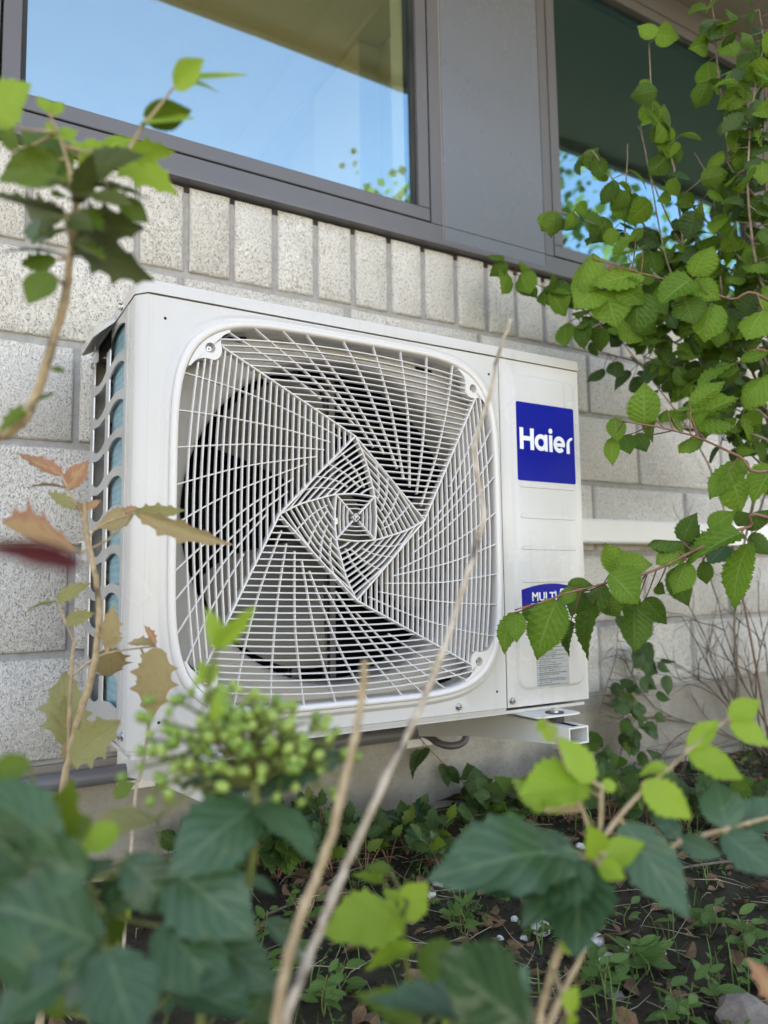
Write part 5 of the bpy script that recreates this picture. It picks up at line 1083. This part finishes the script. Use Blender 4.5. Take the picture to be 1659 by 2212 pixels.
# dry twiggy shrub
db = Vector((2.05, .36, ground_z(2.05, .36) - .01))
Dn = Plant('dry_shrub', db, 'leafless dry twiggy shrub against the lower right wall', 'shrub', stem='twig')
def twig(p, d, L, r, lev):
    P = [p]; n = 6
    for i in range(n):
        d = (d + Vector((jit(.28), jit(.12), jit(.22)))).normalized(); q = P[-1] + d * L / n
        q.y = min(q.y, WY - .015); P.append(q)
        if lev > 0 and i > 0 and random.random() < .8: twig(q, (d + Vector((jit(.9), jit(.4), jit(.8)))).normalized(), L * random.uniform(.3, .55), r * .55, lev - 1)
    Dn.mb.tube([v - db for v in P], [r * (1 - .7 * i / n) for i in range(n + 1)], 5)
for i, (x, y) in enumerate(((1530, 1300), (1570, 1330), (1610, 1280), (1510, 1390), (1640, 1350), (1410, 1400), (1420, 1520), (1480, 1490))):
    tp = on_plane(x, y, 1, .38 if i < 5 else .41); v = tp - db; twig(db + Vector((jit(.05), 0, 0)), v.normalized(), v.length, .0040, 2)
Dn.done()

# ------------------------------------------------------------------ ground cover
def gp(px, py):
    p = on_plane(px, py, 2, 0.01); p.z = ground_z(p.x, p.y); return p
def periwinkle(px, py, n, size, label, grp='low green plants on the soil', mat='peri'):
    p = gp(px, py); c = Plant('ground_plant', p - Vector((0, 0, .006)), label, 'plant', grp, 'greenstem', .0006)
    for k in range(max(1, n // 6)):
        top = p + Vector((jit(.025), jit(.025), random.uniform(.03, .06))); c.stem([p, p.lerp(top, .5) + Vector((jit(.008), jit(.008), 0)), top], .0012, .0008, 3, 5)
        for i in range(6):
            h = .35 + .65 * i / 5; q = p.lerp(top, h); a = i * 2.4 + random.random(); dr = Vector((math.cos(a), math.sin(a), random.uniform(-.1, .6))).normalized()
            c.leaf(q + dr * .004, q + dr * size * random.uniform(.7, 1.2), 'peri', mat, 1.0, jit(.3), UP + Vector((jit(.3), -.3, 0)), pet=False)
    c.done()
PERI = [(1395, 2075, 12, .045), (1375, 2080, 12, .05), (1535, 2015, 12, .04), (1610, 2055, 12, .04), (1455, 2015, 6, .035), (1598, 2040, 6, .04), (1280, 2105, 12, .04), (1310, 2160, 12, .04), (1470, 2200, 12, .04), (1500, 2170, 6, .035), (1160, 2010, 12, .03), (1000, 2000, 12, .035), (985, 1985, 12, .035), (1350, 1990, 6, .03), (660, 2000, 12, .03), (620, 2110, 12, .035), (700, 2190, 12, .035), (740, 2150, 6, .035), (1560, 2150, 6, .04), (1650, 2120, 12, .04), (560, 2060, 12, .03), (500, 2000, 12, .03)]
for x, y, n, s_ in PERI:
    periwinkle(x, y, n, s_, 'low plant with glossy pointed leaves on the dark soil, ' + ordinal([q[0] for q in PERI], x))
def seedling(px, py, n, size, lab, grp, mats, kind='mah', h=.10, rad=.09):
    p = gp(px, py); c = Plant('ground_shrub', p - Vector((0, 0, .006)), lab, 'plant', grp, 'redstem', .0008)
    for k in range(n // 5):
        a = random.uniform(0, 2 * PI); top = p + Vector((math.cos(a) * rad * random.uniform(.4, 1), math.sin(a) * rad * .6 * random.uniform(.4, 1), h * random.uniform(.5, 1.1)))
        P = c.stem([p, p.lerp(top, .5) + UP * .02, top], .0014, .0009, 4, 5); ax = (top - p).normalized()
        for i in range(5):
            q = P[min(len(P) - 1, 3 + int(i * (len(P) - 3) / 5))]; sd_ = ax.cross(UP).normalized() * (1 if i % 2 else -1); dr = (sd_ + ax * .4 + UP * random.uniform(-.2, .3)).normalized() if i < 4 else ax
            c.leaf(q + dr * .003, q + dr * size * random.uniform(.75, 1.2), kind, random.choice(mats), random.uniform(1.0, 1.3), jit(.4), UP * .8 + Vector((-.3, -.7, 0)), pet=False)
    c.done()
SEED = ((840, 1850), (790, 1880), (880, 1830), (930, 1850), (760, 1850), (960, 1890), (720, 1890), (690, 1850))
for x, y in SEED:
    seedling(x, y, 20, .045, 'young spiny seedling at the foot of the plinth under the unit, ' + ordinal([q[0] for q in SEED], x), 'spiny seedlings by the plinth', ('teal', 'ivy', 'ivy', 'mah'))
CLUMP = ((1090, 1800), (1150, 1790), (1230, 1790), (1320, 1790), (1400, 1800), (1480, 1790), (1560, 1780), (1640, 1790), (1050, 1790), (650, 1880), (600, 1900), (560, 1880), (480, 1900))
for x, y in CLUMP:
    seedling(x, y, 25, .05, 'leafy dark ivy clump along the foot of the wall, ' + ordinal([q[0] for q in CLUMP], x), 'ivy clumps along the wall', ('ivy', 'hazeld', 'ivy'), random.choice(('ivy', 'hazel')), .09, .12)
fl = empty('violet_flower', gp(985, 1745) + Vector((0, 0, .0))); fl.location = on_plane(990, 1742, 1, .36); tag(fl, 'single violet flower at the foot of the plinth', 'flower')
for i in range(5):
    a = 2 * PI * i / 5; b = MB(); d = Vector((math.cos(a), -.25, math.sin(a))); s_ = Vector((-math.sin(a), 0, math.cos(a)))
    b.add([(0, 0, 0), d * .008 + s_ * .005, d * .015 + s_ * .003, d * .015 - s_ * .003, d * .008 - s_ * .005], [(0, 1, 2, 3, 4)]); b.build('petal', M['petal'], fl, False)
b = MB(); b.tube([(0, 0.002, 0), (0.004, .01, -.05), (.006, .02, fl.location.z * -1 + ground_z(fl.location.x, .38))], .0008, 5); b.build('flower_stem', M['greenstem'], fl)
# white rubble and a stone
def rock(name, p, r, mat, label, cat, grp=None):
    bm = bmesh.new(); bmesh.ops.create_icosphere(bm, subdivisions=2, radius=1.0); sd_ = random.random() * 50
    sx, sy, sz = random.uniform(.8, 1.3), random.uniform(.8, 1.2), random.uniform(.55, .85)
    for v in bm.verts:
        k = 1 + .38 * mnoise.noise(v.co * 1.3 + Vector((sd_, 0, 0))) + .16 * mnoise.noise(v.co * 4.5 + Vector((0, sd_, 0))); v.co = Vector((v.co.x * sx, v.co.y * sy, v.co.z * sz)) * k * r
    me = bpy.data.meshes.new(name); bm.to_mesh(me); bm.free()
    o = link(name, me, M[mat]); o.location = p + Vector((0, 0, r * .35)); o.rotation_euler = (jit(.3), jit(.3), random.uniform(0, 6)); tag(o, label, cat, grp)
RUB = [(990, 1850, .020), (975, 1858, .022), (1012, 1862, .018), (1035, 1858, .014), (960, 1872, .014), (1055, 1868, .016), (1000, 1880, .012), (1025, 1878, .011), (985, 1895, .010), (1068, 1880, .012), (945, 1900, .009), (930, 1925, .009), (1165, 1985, .016), (1150, 1975, .009), (1280, 2010, .014), (1268, 2022, .012), (1306, 2052, .019), (1290, 2045, .010), (1363, 2032, .010), (1428, 2042, .008), (1255, 1832, .010), (1240, 1845, .007), (1130, 2000, .006), (1080, 2002, .006), (1300, 2065, .007), (962, 1845, .012), (1041, 1880, .010), (1110, 1962, .006)]
for x, y, r in RUB: rock('rubble_lump', gp(x, y), r, 'rubble', 'crumbly white lump of rubble on the dark soil, ' + ordinal([q[0] for q in RUB], x), 'rubble', 'white rubble on the soil')
rock('stone', gp(1610, 2185), .035, 'stone', 'grey brown stone on the soil at the bottom right', 'stone')
PEB = ((1190, 2190, .012), (1330, 2120, .010), (1600, 1990, .012), (1100, 2100, .010))
for x, y, r in PEB: rock('pebble', gp(x, y), r, 'stone', 'small brown pebble half sunk in the soil, ' + ordinal([q[0] for q in PEB], x), 'pebble', 'pebbles in the soil')
# uncountable cover: litter, straw, clods, grass
def scatter(name, n, fn, mat, label, cat):
    b = MB(); k = 0
    while k < n:
        x = random.uniform(-.5, 2.6); y = random.uniform(-1.0, .42)
        if random.random() > .25 + .75 * (x > .2): continue
        fn(b, Vector((x, y, ground_z(x, y)))); k += 1
    me = mesh(name, b.v, b.f, False, recalc=False); o = link(name, me, M[mat]); tag(o, label, cat, None, 'stuff'); return o
def f_leaf(b, p):
    a = random.uniform(0, 2 * PI); L = random.uniform(.008, .045); u = Vector((math.cos(a), math.sin(a), jit(.5))).normalized(); v = u.cross(UP + Vector((jit(.8), jit(.8), 0))).normalized(); p = p + Vector((0, 0, random.uniform(.001, .012))); c = u.cross(v) * L * .18 * random.choice((-1, 1))
    b.add([p, p + u*L*.35 + v*L*.3 + c, p + u*L*.75 + v*L*.22 + c, p + u*L, p + u*L*.75 - v*L*.22 + c, p + u*L*.35 - v*L*.3 + c, p + u*L*.5], [(0, 1, 6), (1, 2, 6), (2, 3, 6), (3, 4, 6), (4, 5, 6), (5, 0, 6)])
def f_straw(b, p):
    a = random.uniform(0, 2 * PI); L = random.uniform(.03, .14); u = Vector((math.cos(a), math.sin(a), jit(.15))); p = p + Vector((0, 0, .005)); m = p + u * L * .5 + Vector((jit(.01), jit(.01), random.uniform(0, .010))); b.tube([p, m, p + u * L], [.0006, .0007, .0003], 3)
def f_clod(b, p):
    r = random.uniform(.002, .008); b.ball(p + Vector((0, 0, r * .4)), r, 5, 4, (random.uniform(.7, 1.3), random.uniform(.7, 1.3), .8))
def f_grass(b, p):
    for k in range(3):
        h = random.uniform(.02, .09); a = random.uniform(0, 2 * PI); d = Vector((math.cos(a), math.sin(a), 0)); q = p + Vector((jit(.012), jit(.012), 0)); s_ = Vector((-d.y, d.x, 0)) * random.uniform(.0007, .0014)
        m = q + d * h * .2 + UP * h * .6; t = q + d * h * .6 + UP * h; b.add([q - s_, q + s_, m + s_ * .8, m - s_ * .8, t], [(0, 1, 2, 3), (3, 2, 4)])
def f_small(b, p):
    for k in range(4):
        a = random.uniform(0, 2 * PI); L = random.uniform(.006, .016); u = Vector((math.cos(a), math.sin(a), random.uniform(.1, .7))).normalized(); v = u.cross(UP).normalized(); q = p + Vector((jit(.01), jit(.01), random.uniform(.002, .02)))
        b.add([q, q + u*L*.5 + v*L*.3, q + u*L, q + u*L*.5 - v*L*.3], [(0, 1, 2, 3)])
scatter('leaf_litter', 2600, f_leaf, 'litter', 'brown dead leaves scattered over the soil', 'leaf litter'); scatter('dry_straw', 900, f_straw, 'straw', 'dry straw stalks lying on the soil', 'straw'); scatter('soil_clods', 3500, f_clod, 'soil', 'small clods of dark soil', 'soil'); scatter('grass_blades', 450, f_grass, 'blade', 'sparse thin grass blades on the soil', 'grass'); scatter('tiny_weeds', 1100, f_small, 'peri', 'tiny green weeds dotting the soil', 'weeds')
TW = ((1280, 1880, .5), (1420, 1890, .45), (1130, 1960, .3), (560, 1980, .3))
for x, y, L in TW:
    p = gp(x, y); b = MB(); d = Vector((1, jit(.5), 0)).normalized(); b.tube(spline([p + UP * .006, p + d * L * .3 + UP * .012 + Vector((0, jit(.02), 0)), p + d * L * .7 + UP * .010 + Vector((0, jit(.03), 0)), p + d * L + UP * .006], 4), .0025, 6); o = b.build('fallen_twig', M['twig']); tag(o, 'thin fallen twig lying on the soil, ' + ordinal([q[0] for q in TW], x), 'twig', 'fallen twigs')

# ------------------------------------------------------------------ trees across the garden (seen in the glass)
def tree(loc, h, cr, seed, label):
    rnd = random.Random(seed); r = empty('garden_tree', loc); tag(r, label, 'tree', 'trees across the garden'); b = MB()
    b.tube([(0, 0, -.1), (.1, 0, h * .3), (0, .1, h * .6), (.1, 0, h * .85)], [.20, .16, .10, .04], 8)
    ends = []
    for i in range(14):
        a = rnd.uniform(0, 2 * PI); z = h * rnd.uniform(.3, .75); L = cr * rnd.uniform(.6, 1.0); e = Vector((math.cos(a) * L, math.sin(a) * L, z + L * rnd.uniform(.2, .6))); b.tube([(0, 0, z), e * .5 + Vector((0, 0, z * .5 + .1)), e], [.06, .04, .012], 6); ends.append(e)
    b.build('trunk', M['trunkbark'], r, angle=180)
    b = MB(); uvs = []
    for i in range(12000):
        e = rnd.choice(ends); c = e + Vector((rnd.gauss(0, .55), rnd.gauss(0, .55), rnd.gauss(0, .5))) if rnd.random() < .8 else e * rnd.uniform(.4, 1)
        u = Vector((rnd.gauss(0, 1), rnd.gauss(0, 1), rnd.gauss(0, .7))).normalized() * rnd.uniform(.09, .20); v = u.orthogonal().normalized() * u.length * .4
        b.add([c, c + u * .5 + v, c + u, c + u * .5 - v], [(0, 1, 2, 3)])
    me = mesh('crown', b.v, b.f, False, recalc=False); l = me.uv_layers.new(name='UVMap'); q = ((0, .5), (.5, 1), (1, .5), (.5, 0))
    for i, lp in enumerate(me.loops): l.data[lp.index].uv = q[i % 4]
    link('crown', me, M['crown'], r)
tree((8.2, -6.6, 0), 6.6, 2.7, 3, 'broad leafy tree across the garden reflected in the right window')
tree((13.5, -8.0, 0), 8.5, 2.8, 5, 'taller tree further right across the garden')
